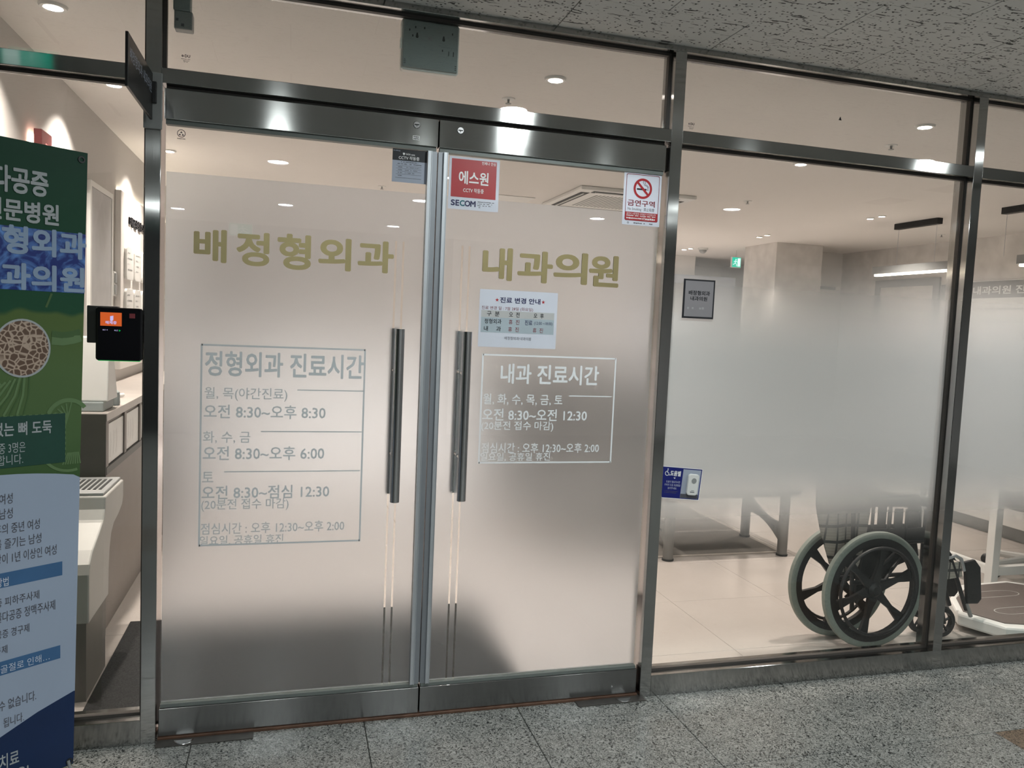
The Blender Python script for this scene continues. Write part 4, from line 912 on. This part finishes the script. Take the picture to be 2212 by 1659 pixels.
# ceiling cassette air conditioner and hatch
ac = empty('ceiling_air_conditioner', (2.975, 3.29, CEIL-0.035), 'white four-way ceiling air conditioner cassette behind the right door', 'air conditioner')
ax0, ax1, ay0, ay1 = 2.50, 3.45, 2.80, 3.75
MB().box(ax0, ax1, ay0, ay1, CEIL-0.028, CEIL-0.0003).build('panel', M['white_pl'], ac, bevel=0.008)
mb = MB().box(2.62, 3.33, ay0+0.045, ay0+0.115, CEIL-0.0297, CEIL-0.0283).box(2.62, 3.33, ay1-0.115, ay1-0.045, CEIL-0.0297, CEIL-0.0283).box(ax0+0.045, ax0+0.115, 2.92, 3.63, CEIL-0.0297, CEIL-0.0283).box(ax1-0.115, ax1-0.045, 2.92, 3.63, CEIL-0.0297, CEIL-0.0283)
mb.build('air_outlet', M['dark_pl'], ac)
MB().box(2.64, 3.31, ay0+0.07, ay0+0.078, CEIL-0.036, CEIL-0.0298).box(2.64, 3.31, ay1-0.078, ay1-0.07, CEIL-0.036, CEIL-0.0298).box(ax0+0.072, ax0+0.082, 2.94, 3.61, CEIL-0.036, CEIL-0.0298).box(ax1-0.082, ax1-0.072, 2.94, 3.61, CEIL-0.036, CEIL-0.0298).build('louver', M['white_pl'], ac)
mb = MB()
for k in range(18): mb.box(2.70+0.032*k, 2.715+0.032*k, 3.0, 3.55, CEIL-0.0297, CEIL-0.0283)
mb.build('intake_grille', M['grey_pl'], ac)
tag(MB().box(1.93, 2.37, 3.515, 3.955, CEIL-0.006, CEIL-0.0003).build('ceiling_hatch', M['white_pl'], bevel=0.002), 'flat white square access hatch in the clinic ceiling', 'hatch')

# pendants over the reception counter
def pendant(yc, ya, yb, ca, cb_, label):
    p = empty('linear_pendant', (5.66, yc, 2.03), label, 'lamp', 'linear pendants over the reception counter')
    MB().box(5.635, 5.69, ca, cb_, CEIL-0.05, CEIL-0.0003).build('canopy', M['sign_black'], p, bevel=0.002)
    MB().box(5.632, 5.692, ya, yb, 2.045, 2.112).build('housing', M['grey_pl'], p, bevel=0.002)
    MB().box(5.642, 5.682, ya+0.015, yb-0.015, 2.026, 2.0445).build('diffuser', M['lamp_pend'], p, bevel=0.004)
    for y in (ca+0.03, cb_-0.03): MB().tube([(5.662, y, 2.1122), (5.662, y, CEIL-0.0502)], 0.0018, 6).build('suspension_wire', M['alu'], p)
pendant(2.98, 2.50, 3.43, 2.71, 3.20, 'dark linear pendant lamp, whole length seen in the right pane')
pendant(1.46, 1.00, 1.93, 1.24, 2.10, 'dark linear pendant lamp cut by the right picture edge')
rc = empty('reception_counter', (5.9, 2.2, 0), 'long white reception counter behind the frosted right panes', 'counter')
MB().box(5.62, 6.20, 0.75, 3.9, 0.10, 1.02).build('front_panel', M['white_pl'], rc, bevel=0.004)
MB().box(5.66, 6.18, 0.78, 3.87, 0.0, 0.0998).build('kick_base', M['grey_pl'], rc)
MB().box(5.59, 6.24, 0.72, 3.93, 1.0202, 1.06).build('worktop', M['plaster'], rc, bevel=0.004)

# ================================================================== THINGS INSIDE, RIGHT
# wheelchair, folded, facing right
wc = empty('wheelchair', (3.15, 0.34, 0), 'folded black wheelchair with plaid seat cloth standing behind the right pane', 'wheelchair')
def wheel(cx, cy, lab):
    c = (cx, cy, 0.276)
    wl = MB().lathe([(0.246, -0.014), (0.262, -0.017), (0.273, -0.011), (0.2758, 0.0), (0.273, 0.011), (0.262, 0.017), (0.246, 0.014), (0.246, -0.014)], c, 'y', 64).build('rear_tyre', M['rubber'], wc, smooth=True)
    MB().lathe([(0.212, -0.010), (0.2455, -0.013), (0.2455, 0.013), (0.212, 0.010), (0.212, -0.010)], c, 'y', 48).build('rim', M['black'], wl, smooth=True)
    sp = MB()
    for k in range(6):
        a = math.radians(18+60*k); ca, sa = math.cos(a), math.sin(a)
        def q(r, wv, y): return (cx+r*ca-wv*sa, cy+y, 0.276+r*sa+wv*ca)
        sp.add([q(0.03, -0.022, -0.008), q(0.03, 0.022, -0.008), q(0.13, 0.011, -0.008), q(0.214, 0.024, -0.008), q(0.214, -0.024, -0.008), q(0.13, -0.011, -0.008),
                q(0.03, -0.022, 0.008), q(0.03, 0.022, 0.008), q(0.13, 0.011, 0.008), q(0.214, 0.024, 0.008), q(0.214, -0.024, 0.008), q(0.13, -0.011, 0.008)],
               [(0, 1, 2, 5), (5, 2, 3, 4), (6, 11, 8, 7), (11, 10, 9, 8), (0, 5, 11, 6), (5, 4, 10, 11), (1, 7, 8, 2), (2, 8, 9, 3), (3, 9, 10, 4), (0, 6, 7, 1)])
    sp.build('spokes', M['black'], wl)
    MB().lathe([(0.0005, -0.024), (0.020, -0.024), (0.034, -0.012), (0.034, 0.02), (0.0005, 0.02)], c, 'y', 20).build('hub', M['black'], wl, smooth=True)
    sy = -0.032 if lab == 'near' else 0.032
    hr_ = [(cx+0.205*math.cos(2*math.pi*k/40), cy+sy, 0.276+0.205*math.sin(2*math.pi*k/40)) for k in range(41)]
    MB().tube(hr_, 0.008, 8, cap=False).build('hand_rim', M['black'], wl, smooth=True)
wheel(3.107, 0.26, 'near'); wheel(3.035, 0.41, 'far')
YA, YB = 0.285, 0.385
fr_ = MB()
for y, dx in ((0.30, 0.0), (0.372, -0.03)):
    fr_.tube([(2.90+dx, y, 0.93), (2.96+dx, y, 0.90), (2.985+dx, y, 0.85), (3.02+dx, y, 0.28), (3.03+dx, y, 0.17)], 0.0105, 10)
    fr_.tube([(3.02+dx, y, 0.30), (3.30+dx, y, 0.30), (3.50+dx, y, 0.30)], 0.0105, 10)
    fr_.tube([(3.0+dx, y, 0.485), (3.40+dx, y, 0.485), (3.52+dx, y, 0.47), (3.57+dx, y, 0.41), (3.64+dx, y, 0.26), (3.70+dx, y, 0.13)], 0.0105, 10)
    fr_.tube([(3.505+dx, y, 0.478), (3.515+dx, y, 0.16)], 0.0105, 10)
    fr_.tube([(3.0+dx, y, 0.65), (3.10+dx, y, 0.665), (3.42+dx, y, 0.662), (3.47+dx, y, 0.63), (3.48+dx, y, 0.49)], 0.009, 10)
    fr_.tube([(3.20+dx, y, 0.49), (3.20+dx, y, 0.64)], 0.008, 8); fr_.tube([(3.30+dx, y, 0.49), (3.30+dx, y, 0.64)], 0.008, 8)
fr_.tube([(3.05, 0.30, 0.20), (3.30, 0.372, 0.47)], 0.009, 8); fr_.tube([(3.05, 0.372, 0.20), (3.30, 0.30, 0.47)], 0.009, 8)
fr_.tube([(3.20, 0.30, 0.30), (3.42, 0.372, 0.50)], 0.009, 8)
fr_.build('frame', M['black'], wc, smooth=True)
for y, dx in ((0.30, 0.0), (0.372, -0.03)):
    MB().box(3.12+dx, 3.45+dx, y-0.022, y+0.022, 0.668, 0.695).build('arm_pad', M['black'], wc, bevel=0.008)
    MB().box(3.11+dx, 3.47+dx, y-0.004, y+0.004, 0.495, 0.552).box(3.23+dx, 3.275+dx, y-0.004, y+0.004, 0.552, 0.645).box(3.40+dx, 3.465+dx, y-0.004, y+0.004, 0.552, 0.64).build('skirt_guard', M['black'], wc)
    MB().tube([(2.905+dx, y, 0.928), (2.83+dx, y, 0.935)], 0.015, 10).build('push_grip', M['black'], wc)
MB().prism([(3.06, 0.33, 0.20), (3.10, 0.33, 0.47), (3.40, 0.33, 0.485), (3.42, 0.33, 0.40), (3.30, 0.33, 0.36), (3.20, 0.33, 0.24)], (0, 0.02, 0)).build('folded_seat', M['black'], wc, bevel=0.006)
# plaid back cloth: folded drape hanging between the posts
mb = MB(); A = []; B = []
prof = [(0.86, 2.815, 3.115), (0.66, 2.825, 3.118), (0.55, 2.858, 3.105), (0.46, 2.893, 3.092), (0.38, 2.925, 3.075), (0.335, 2.955, 3.055)]
cols = 13; V = []
for z, xa, xb in prof:
    for i in range(cols): t = i/(cols-1); V.append((xa+(xb-xa)*t, 0.336+0.010*math.sin(t*9+z*4), z))
F_ = [(r*cols+i, r*cols+i+1, (r+1)*cols+i+1, (r+1)*cols+i) for r in range(len(prof)-1) for i in range(cols-1)]
mb.add(V, F_); mb.add([(p[0], p[1]+0.006, p[2]) for p in V], [f[::-1] for f in F_]); mb.build('back_cloth', M['plaid'], wc, smooth=True)
MB().prism([(3.545, 0.292, 0.375), (3.635, 0.292, 0.375), (3.655, 0.292, 0.30), (3.56, 0.292, 0.29)], (0, 0.085, 0)).build('calf_strap', M['plaid'], wc, bevel=0.004)
for y, dx in ((0.285, 0.0), (0.392, -0.035)):
    MB().prism([(3.655+dx, y, 0.375), (3.715+dx, y, 0.385), (3.752+dx, y, 0.345), (3.775+dx, y, 0.185), (3.755+dx, y, 0.162), (3.69+dx, y, 0.165)], (0, 0.018, 0)).build('footplate', M['black'], wc, bevel=0.004)
    MB().tube([(3.69+dx, y+0.009, 0.165), (3.725+dx, y+0.009, 0.098)], 0.010, 8).build('leg_tube_end', M['grey_pl'], wc, smooth=True)
    MB().tube([(3.545+dx, y+0.009, 0.395), (3.60+dx, y+0.009, 0.408), (3.635+dx, y+0.009, 0.39), (3.66+dx, y+0.009, 0.33)], 0.009, 8).build('leg_release_bar', M['alu'], wc, smooth=True)
for cx, cy in ((3.555, 0.30), (3.50, 0.375)):
    c = (cx, cy, 0.078)
    t_ = MB().lathe([(0.052, -0.012), (0.070, -0.014), (0.0778, 0.0), (0.070, 0.014), (0.052, 0.012), (0.052, -0.012)], c, 'y', 32).build('caster_tyre', M['black'], wc, smooth=True)
    sp = MB()
    for k in range(5):
        a = math.radians(20+72*k); sp.tube([(cx+0.010*math.cos(a), cy, 0.078+0.010*math.sin(a)), (cx+0.054*math.cos(a), cy, 0.078+0.054*math.sin(a))], 0.006, 6)
    sp.build('caster_spokes', M['black'], t_)
    MB().tube([(cx, cy-0.019, 0.078), (cx-0.02, cy-0.019, 0.15), (cx-0.035, cy, 0.168), (cx-0.035, cy, 0.20)], 0.008, 8).tube([(cx, cy+0.019, 0.078), (cx-0.02, cy+0.019, 0.15), (cx-0.035, cy, 0.168)], 0.008, 8).build('caster_fork', M['black'], wc)

# rug with waiting bench
rg = MB().box(2.05, 3.62, 1.735, 3.9, 0.0004, 0.008).build('rug', M['rug'], origin=(2.8, 3.0, 0)); tag(rg, 'grey brown rug on the clinic floor under the waiting bench', 'rug')
MB().box(2.02, 3.65, 1.71, 1.7345, 0.0004, 0.007).box(3.6205, 3.65, 1.735, 3.9, 0.0004, 0.007).build('border', M['rug_edge'], rg)
bh = empty('waiting_bench', (3.2, 1.9, 0), 'grey metal waiting bench behind the frosted band of the right pane', 'bench')
def bench_side(x):
    MB().tube([(x, 1.66, 0.012), (x, 1.66, 0.40)], 0.032, 14).build('leg', M['bench_grey'], bh, smooth=True)
    MB().tube([(x, 2.10, 0.020), (x, 2.10, 0.40)], 0.032, 14).build('leg', M['bench_grey'], bh, smooth=True)
    for y in (1.66, 2.10): MB().disc((x, y, 0.0005 if y < 1.7 else 0.0083), 0.037, 'z', 16, 0.0115).build('foot_glide', M['dark_pl'], bh)
    n = 12; top = []; bot = []
    for k in range(n+1):
        t = k/n; y = 2.085-0.41*t; top.append((y, 0.325-0.115*(math.sin(t*math.pi*0.62))**1.0)); bot.append((y, 0.195+0.02*math.sin(t*math.pi)-0.115*t*t))
    mbp = MB()
    for (a, b) in ((top, [(y, z-0.032) for y, z in top]), ([(y, z+0.030) for y, z in bot], bot)):
        mbp.quadstrip([(x-0.012, y, z) for y, z in a], [(x-0.012, y, z) for y, z in b]); mbp.quadstrip([(x+0.012, y, z) for y, z in a], [(x+0.012, y, z) for y, z in b])
        mbp.quadstrip([(x-0.012, y, z) for y, z in a], [(x+0.012, y, z) for y, z in a]); mbp.quadstrip([(x-0.012, y, z) for y, z in b], [(x+0.012, y, z) for y, z in b])
    for i0, i1 in ((0, 3), (4, 5), (6, 7), (8, 9), (10, 12)):
        pts = [(x-0.012, top[i][0], top[i][1]-0.030) for i in range(i0, i1+1)]+[(x-0.012, bot[i][0], bot[i][1]+0.028) for i in range(i1, i0-1, -1)]
        mbp.prism(pts, (0.024, 0, 0))
    mbp.build('side_web', M['bench_grey'], bh)
bench_side(3.605); bench_side(2.78)
MB().box(2.72, 3.68, 1.60, 2.12, 0.402, 0.445).build('seat', M['bench_grey'], bh, bevel=0.012)
MB().prism([(2.72, 2.125, 0.47), (2.72, 2.19, 0.86), (2.72, 2.215, 0.86), (2.72, 2.15, 0.47)], (0.96, 0, 0)).build('backrest', M['bench_grey'], bh, bevel=0.006)
# body scale, desk, stool chair
sl = empty('body_scale', (4.1, 0.45, 0), 'pale body composition scale on the floor at the right edge', 'scale')
sp_ = [(3.715, 0.36), (3.80, 0.16), (3.90, 0.125), (4.45, 0.125), (4.62, 0.25), (4.62, 0.62), (4.45, 0.76), (4.12, 0.74), (3.86, 0.56)]
MB().prism([(x, y, 0.028) for x, y in sp_], (0, 0, 0.062)).build('platform', M['white_pl'], sl, bevel=0.012)
cxs, cys = 4.15, 0.44
MB().prism([(cxs+(x-cxs)*0.9, cys+(y-cys)*0.86, 0.0902) for x, y in sp_], (0, 0, 0.004)).build('deck', M['scale_top'], sl)
for dy in (-0.11, 0.12):
    A = [(4.12+0.20*math.cos(2*math.pi*k/32)*1.0, 0.44+dy+(0.058+0.014*math.cos(4*math.pi*k/32))*math.sin(2*math.pi*k/32), 0.0952) for k in range(33)]
    B = [(4.12+0.194*math.cos(2*math.pi*k/32)*1.0, 0.44+dy+(0.053+0.014*math.cos(4*math.pi*k/32))*math.sin(2*math.pi*k/32), 0.0952) for k in range(33)]
    MB().quadstrip(A, B).build('foot_outline', M['white_line'], sl)
for x, y in ((3.86, 0.20), (3.84, 0.46), (4.5, 0.2), (4.5, 0.6)): MB().disc((x, y, 0.0), 0.026, 'z', 16, 0.029).build('foot', M['white_pl'], sl)
dk = empty('white_desk', (4.9, 1.1, 0), 'white steel-legged desk behind the far right pane', 'desk')
for x, y in ((4.43, 0.83), (5.40, 0.83), (4.43, 1.40), (5.40, 1.40)): MB().box(x-0.025, x+0.025, y-0.025, y+0.025, 0, 0.70).build('leg', M['white_pl'], dk, bevel=0.003)
MB().box(4.455, 5.375, 0.81, 0.85, 0.10, 0.15).box(4.41, 4.45, 0.855, 1.375, 0.10, 0.15).build('stretcher', M['white_pl'], dk)
MB().box(4.38, 5.45, 0.78, 1.45, 0.7002, 0.73).build('desktop', M['white_pl'], dk, bevel=0.003)
sc_ = empty('swivel_chair', (4.98, 1.05, 0), 'swivel chair on white star base under the white desk', 'chair')
bx, by = 4.98, 1.05
for k in range(5):
    a = math.radians(105+72*k); ex, ey = bx+0.26*math.cos(a), by+0.26*math.sin(a)
    MB().tube([(bx+0.03*math.cos(a), by+0.03*math.sin(a), 0.105), (ex, ey, 0.085)], [0.026, 0.018], 8).build('base_arm', M['white_pl'], sc_)
    MB().lathe([(0.0005, -0.022), (0.030, -0.022), (0.032, -0.008), (0.032, 0.008), (0.030, 0.022), (0.0005, 0.022)], (ex, ey, 0.033), 'y', 16).build('caster', M['black'], sc_, smooth=True)
MB().tube([(bx, by, 0.09), (bx, by, 0.42)], 0.025, 12).build('gas_column', M['grey_pl'], sc_)
MB().lathe([(0.0005, 0.42), (0.17, 0.42), (0.20, 0.44), (0.20, 0.475), (0.17, 0.50), (0.0005, 0.505)], (bx, by, 0), 'z', 24).build('seat', M['bench_grey'], sc_, smooth=True)

sf = empty('added_sofa', (3.5, 4.75, 0), 'unseen added sofa darkening the frosted right door from behind', 'sofa')  # added out of sight so the right door's film reads darker
MB().box(2.25, 4.75, 4.35, 5.05, 0.10, 0.42).build('seat_base', M['sofa'], sf, bevel=0.03)
MB().box(2.25, 4.75, 4.88, 5.12, 0.4205, 1.12).build('backrest', M['sofa'], sf, bevel=0.04)
for x in (2.25, 4.55): MB().box(x, x+0.20, 4.35, 4.875, 0.4205, 0.62).build('armrest', M['sofa'], sf, bevel=0.03)
for x in (2.35, 4.65):
    for y in (4.45, 4.95): MB().box(x-0.025, x+0.025, y-0.025, y+0.025, 0.0, 0.0998).build('leg', M['black'], sf)
# exit sign in the clinic, right-wall things
def exit_sign(pl, u0, v0, u1, v1, label, hang):
    e = empty('exit_sign', tuple(pl.P((u0+u1)/2, v0)), label, 'sign', 'green exit signs')
    MB().prism([pl.P(u0-0.006, v0-0.006, -0.03), pl.P(u1+0.006, v0-0.006, -0.03), pl.P(u1+0.006, v1+0.006, -0.03), pl.P(u0-0.006, v1+0.006, -0.03)], pl.N*0.03).build('housing', M['white_pl'], e, bevel=0.003)
    rect(MB(), pl, u0, v0, u1, v1, 0.0006).build('green_face', M['exit_green'], e)
    w_, h_ = u1-u0, v1-v0; g = lambda a, b: (u0+a*w_, v0+b*h_)
    mb = MB(); flat(mb, pl, [g(0.62, 0.08), g(0.95, 0.08), g(0.95, 0.92), g(0.62, 0.92)], 0.001); mb.build('doorway_panel', M['exit_white'], e)
    mb = MB(); c = g(0.42, 0.78); flat(mb, pl, [(c[0]+0.07*h_*math.cos(k*0.524), c[1]+0.07*h_*math.sin(k*0.524)) for k in range(12)], 0.0014)
    for L in ([g(0.42, 0.68), g(0.36, 0.45), g(0.22, 0.30), g(0.10, 0.28)], [g(0.36, 0.45), g(0.50, 0.30), g(0.52, 0.10)], [g(0.20, 0.52), g(0.30, 0.62), g(0.44, 0.64), g(0.58, 0.52)]): stroke(mb, pl, L, 0.07*h_, 0.0014)
    mb.build('running_figure', M['exit_white'], e)
    if hang: MB().tube([pl.P((u0+u1)/2, v1+0.0062, -0.015), pl.P((u0+u1)/2, CEIL-0.0003, -0.015)], 0.006, 8).build('hanger', M['white_pl'], e)
exit_sign(Plane((0, 6.0, 0), (1, 0, 0), (0, 0, 1)), 5.715, 2.275, 5.835, 2.395, 'green lit exit sign hanging left of the grey column', True)
exit_sign(Plane((0, -4.88, 0), (-1, 0, 0), (0, 0, 1)), -0.10, 2.14, 0.10, 2.25, 'green lit exit sign hanging in the corridor behind the viewer', True)
exit_sign(Plane((0, -0.84, 0), (-1, 0, 0), (0, 0, 1)), 0.45, 2.345, 0.63, 2.445, 'green lit exit sign under the corridor ceiling near the left pane', True)
dome = empty('dome_camera', (5.30, 6.0, CEIL-0.07), 'small dark dome camera on the clinic ceiling left of the exit sign', 'camera')
MB().lathe([(0.06, 0.0695), (0.06, 0.045), (0.0005, 0.045)], (5.30, 6.0, CEIL-0.07), 'z', 20).build('base', M['white_pl'], dome, smooth=True)
MB().lathe([(0.0005, 0.0), (0.025, 0.006), (0.045, 0.028), (0.047, 0.0448)], (5.30, 6.0, CEIL-0.07), 'z', 20).build('dome', M['grey_pl'], dome, smooth=True)
pp = empty('pale_partition', (5.9, 6.9, 0), 'pale blue-grey partition beyond the column under the exit sign', 'partition')
MB().box(5.30, 6.35, 6.94, 6.98, 0.0, 2.22).build('panel', M['paper_grey'], pp)
MB().box(5.42, 5.62, 6.925, 6.9398, 1.70, 2.10).build('poster', M['cab'], pp)
dr = empty('door_3', (6.92, 4.4, 0), 'grey door in the grey stone-look wall under the pendant', 'door', kind='structure')
MB().box(6.905, 6.9298, 3.95, 4.03, 0, 2.12).box(6.905, 6.9298, 4.80, 4.88, 0, 2.12).box(6.905, 6.9298, 4.03, 4.80, 2.04, 2.12).build('door_frame', M['grey_pl'], dr, bevel=0.002)
MB().box(6.915, 6.9298, 4.0305, 4.7995, 0.004, 2.0395).build('door_leaf', M['concrete'], dr)
MB().tube([(6.9148, 4.10, 1.0), (6.86, 4.10, 1.0), (6.86, 4.21, 1.0)], 0.009, 8).build('lever_handle', M['alu'], dr)
tag(MB().box(6.918, 6.9298, 3.86, 3.935, 1.88, 2.04).build('room_plate', M['grey_pl'], bevel=0.002), 'small grey room plate beside the door in the grey wall', 'plate')
nb = empty('notice_board', (6.92, 3.2, 1.0), 'white notice board with dark header on the grey wall at the far right', 'board')
MB().box(6.905, 6.9298, 2.45, 3.56, 1.05, 2.06).build('board', M['white_pl'], nb, bevel=0.01)
MB().box(6.902, 6.9048, 2.46, 3.55, 1.89, 2.05).build('header', M['bench_grey'], nb)
text('내과의원 진료안내', Plane((6.9015, 0, 0), (0, -1, 0), (0, 0, 1)), (-3.52, 1.925, -2.62, 2.005), M['white_pl'], nb, 0.02, h=0.0006)
mb = MB()
for k in range(5): mb.box(6.9035, 6.9048, 2.60, 3.42, 1.78-0.12*k, 1.79-0.12*k)
mb.build('ruled_line', M['grey_pl'], nb)
tag(MB().box(6.58, 6.85, 5.485, 5.4998, 2.035, 2.068).build('door_name_plate', M['grey_pl'], bevel=0.002), 'narrow grey name plate on the white recessed wall', 'plate')

# ================================================================== THINGS INSIDE, LEFT
dm = MB().box(-0.20, 1.40, 0.13, 1.09, 0.0004, 0.012).build('entrance_mat', M['mat'], bevel=0.003); tag(dm, 'black entrance mat on the clinic floor just inside the doors', 'mat')
kp = [(0.34, 0.29), (0.34, 0.47), (0.352, 0.505), (0.40, 0.545), (0.50, 0.585), (0.565, 0.615), (0.588, 0.65), (0.592, 0.70), (0.924, 0.70), (0.922, 0.63), (0.90, 0.595), (0.83, 0.572), (0.74, 0.555), (0.695, 0.525), (0.668, 0.47), (0.655, 0.40), (0.65, 0.29)]
ks = empty('curved_stand', (-0.33, 0.5, 0), 'white S-curved kiosk stand inside the left pane beside the banner', 'stand')
MB().prism([(-0.46, y, z) for y, z in kp], (0.26, 0, 0)).build('body', M['stand'], ks, bevel=0.006)
MB().box(-0.45, -0.21, 0.345, 0.645, 0.0, 0.2898).build('plinth', M['stand_base'], ks)
MB().box(-0.45, -0.21, 0.60, 0.915, 0.7002, 0.712).build('tray', M['grey_pl'], ks, bevel=0.003)
mb = MB()
for k in range(7): mb.box(-0.36+0.02*k, -0.35+0.02*k, 0.66, 0.86, 0.7122, 0.714)
mb.build('vent_slot', M['dark_pl'], ks)
cb2 = empty('low_cabinet', (-0.43, 1.9, 0), 'grey brown low cabinet with framed white fronts along the left clinic wall', 'cabinet')
MB().box(-0.578, -0.292, 0.98, 3.6, 0.0, 0.940).build('body', M['cab'], cb2)
MB().box(-0.579, -0.275, 0.975, 3.605, 0.9402, 0.976).build('worktop', plain('pale_grey_worktop', (0.50, 0.46, 0.43), 0.35), cb2, bevel=0.002)
MB().box(-0.578, -0.278, 0.965, 0.9745, 0.0, 0.972).build('end_panel', M['cab_dark'], cb2)
MB().box(-0.2918, -0.277, 0.98, 3.6, 0.707, 0.738).build('ledge_rail', M['cab_dark'], cb2)
for k in range(7):
    y0 = 0.98+0.38*k
    MB().box(-0.2918, -0.280, y0, y0+0.047, 0.739, 0.9395).build('divider', M['cab'], cb2)
    d_ = MB().box(-0.2918, -0.286, y0+0.0475, y0+0.3795, 0.741, 0.920).build('drawer_front', M['white_pl'], cb2, bevel=0.003)
    pl_ = Plane((-0.2856, 0, 0), (0, 1, 0), (0, 0, 1))
    for q in range(3): stroke(MB(), pl_, [(y0+0.10+0.06*q, 0.77), (y0+0.12+0.06*q, 0.83), (y0+0.11+0.06*q, 0.88)], 0.003, 0.0003).build('drawing', M['grey_pl'], d_)
ct = empty('counter_terminal', (-0.36, 1.12, 0.976), 'white slanted counter terminal on the low cabinet', 'terminal')
MB().prism([(-0.47, 1.03, 1.02), (-0.47, 1.23, 1.02), (-0.47, 1.12, 1.30), (-0.47, 1.06, 1.30)], (0.185, 0, 0)).build('screen_back', M['white_pl'], ct, bevel=0.006)
MB().box(-0.45, -0.30, 1.02, 1.22, 0.9765, 1.0195).build('base', M['teal_pl'], ct, bevel=0.006)
tag(MB().lathe([(0.0005, 0.0), (0.028, 0.0), (0.030, 0.01), (0.028, 0.06), (0.012, 0.075), (0.0005, 0.078)], (-0.318, 1.30, 0.9765), 'z', 18).build('pump_bottle', M['teal_pl'], smooth=True), 'small grey green pump bottle on the low cabinet', 'bottle')
hs = MB().tube([(-0.40, 1.52, 0.987), (-0.37, 1.60, 0.987), (-0.345, 1.66, 0.989)], [0.010, 0.008, 0.010], 10).build('white_handpiece', M['white_pl'], smooth=True); tag(hs, 'slim white handpiece lying on the low cabinet', 'handpiece')
# wall things
lp = empty('staff_panel', (-0.565, 3.6, 1.05), 'raised white wall panel with black letters and rounded name plates', 'panel')
MB().box(-0.5798, -0.545, 2.62, 5.0, 1.05, 2.15).build('board', M['plaster'], lp, bevel=0.003)
MB().box(-0.576, -0.560, 2.66, 4.96, 2.1502, 2.158).build('light_strip', M['lamp_led'], lp)
plx = Plane((-0.5449, 0, 0), (0, 1, 0), (0, 0, 1))
text('배정형외과 내과의원', plx, (2.84, 1.955, 4.15, 2.02), M['ink_black'], lp, 0.025, 3, h=0.001, thick=0.006)
for r_, (za, zb) in enumerate(((1.612, 1.82), (1.345, 1.555))):
    for k in range(8):
        y0 = 2.715+0.265*k
        q_ = MB().prism([(-0.5448, u, v) for u, v in rrect_pts(y0, za, y0+0.215, zb, 0.03)], (0.016, 0, 0)).build('name_plate', M['white_pl'], lp, bevel=0.002)
        mb = MB(); pz = Plane((-0.5286, 0, 0), (0, 1, 0), (0, 0, 1))
        for n_ in range(4): scribble(mb, pz, y0+0.03, zb-0.04-0.035*n_, y0+0.10+0.07*((n_+k) % 2), 0.012, 0.0005, 200+10*k+n_, 0.8)
        mb.build('small_print', M['grey_pl'], q_)
el = empty('red_letter_light', (-0.56, 1.06, 1.90), 'red backlit wall letter on the left clinic wall above the banner', 'letter')
MB().prism([(-0.556, y, z) for y, z in ((0.985, 1.93), (0.985, 2.147), (1.125, 2.147), (1.125, 2.10), (1.04, 2.10), (1.04, 2.06), (1.10, 2.06), (1.10, 2.015), (1.04, 2.015), (1.04, 1.93))], (0.03, 0, 0)).build('letter_body', M['pink'], el, bevel=0.002)
MB().box(-0.576, -0.566, 1.0, 1.11, 2.0, 2.13).build('halo_light', M['lamp_led'], el)
MB().box(-0.5799, -0.5562, 1.005, 1.015, 1.97, 1.98).build('spacer', M['white_pl'], el)
dg = empty('door_4', (-0.57, 2.3, 0), 'pale grey flush door in the left clinic wall', 'door', kind='structure')
MB().box(-0.5799, -0.566, 1.98, 2.46, 0.977, 2.07).build('door_leaf', plain('pale_grey_door', (0.52, 0.52, 0.53), 0.5), dg, bevel=0.002)
MB().box(-0.5799, -0.562, 2.4605, 2.49, 0.977, 2.10).box(-0.5799, -0.562, 1.95, 1.9795, 0.977, 2.10).box(-0.5799, -0.562, 1.9795, 2.4605, 2.0705, 2.10).build('door_frame', M['white_pl'], dg)
sw = MB().box(-0.5799, -0.565, 2.535, 2.61, 1.50, 1.65).build('wall_switch', M['white_pl'], bevel=0.003); tag(sw, 'tall white double wall switch beside the staff panel', 'switch')
MB().box(-0.5648, -0.560, 2.545, 2.60, 1.58, 1.64).box(-0.5648, -0.560, 2.545, 2.60, 1.51, 1.57).build('rocker', M['grey_pl'], sw, bevel=0.002)
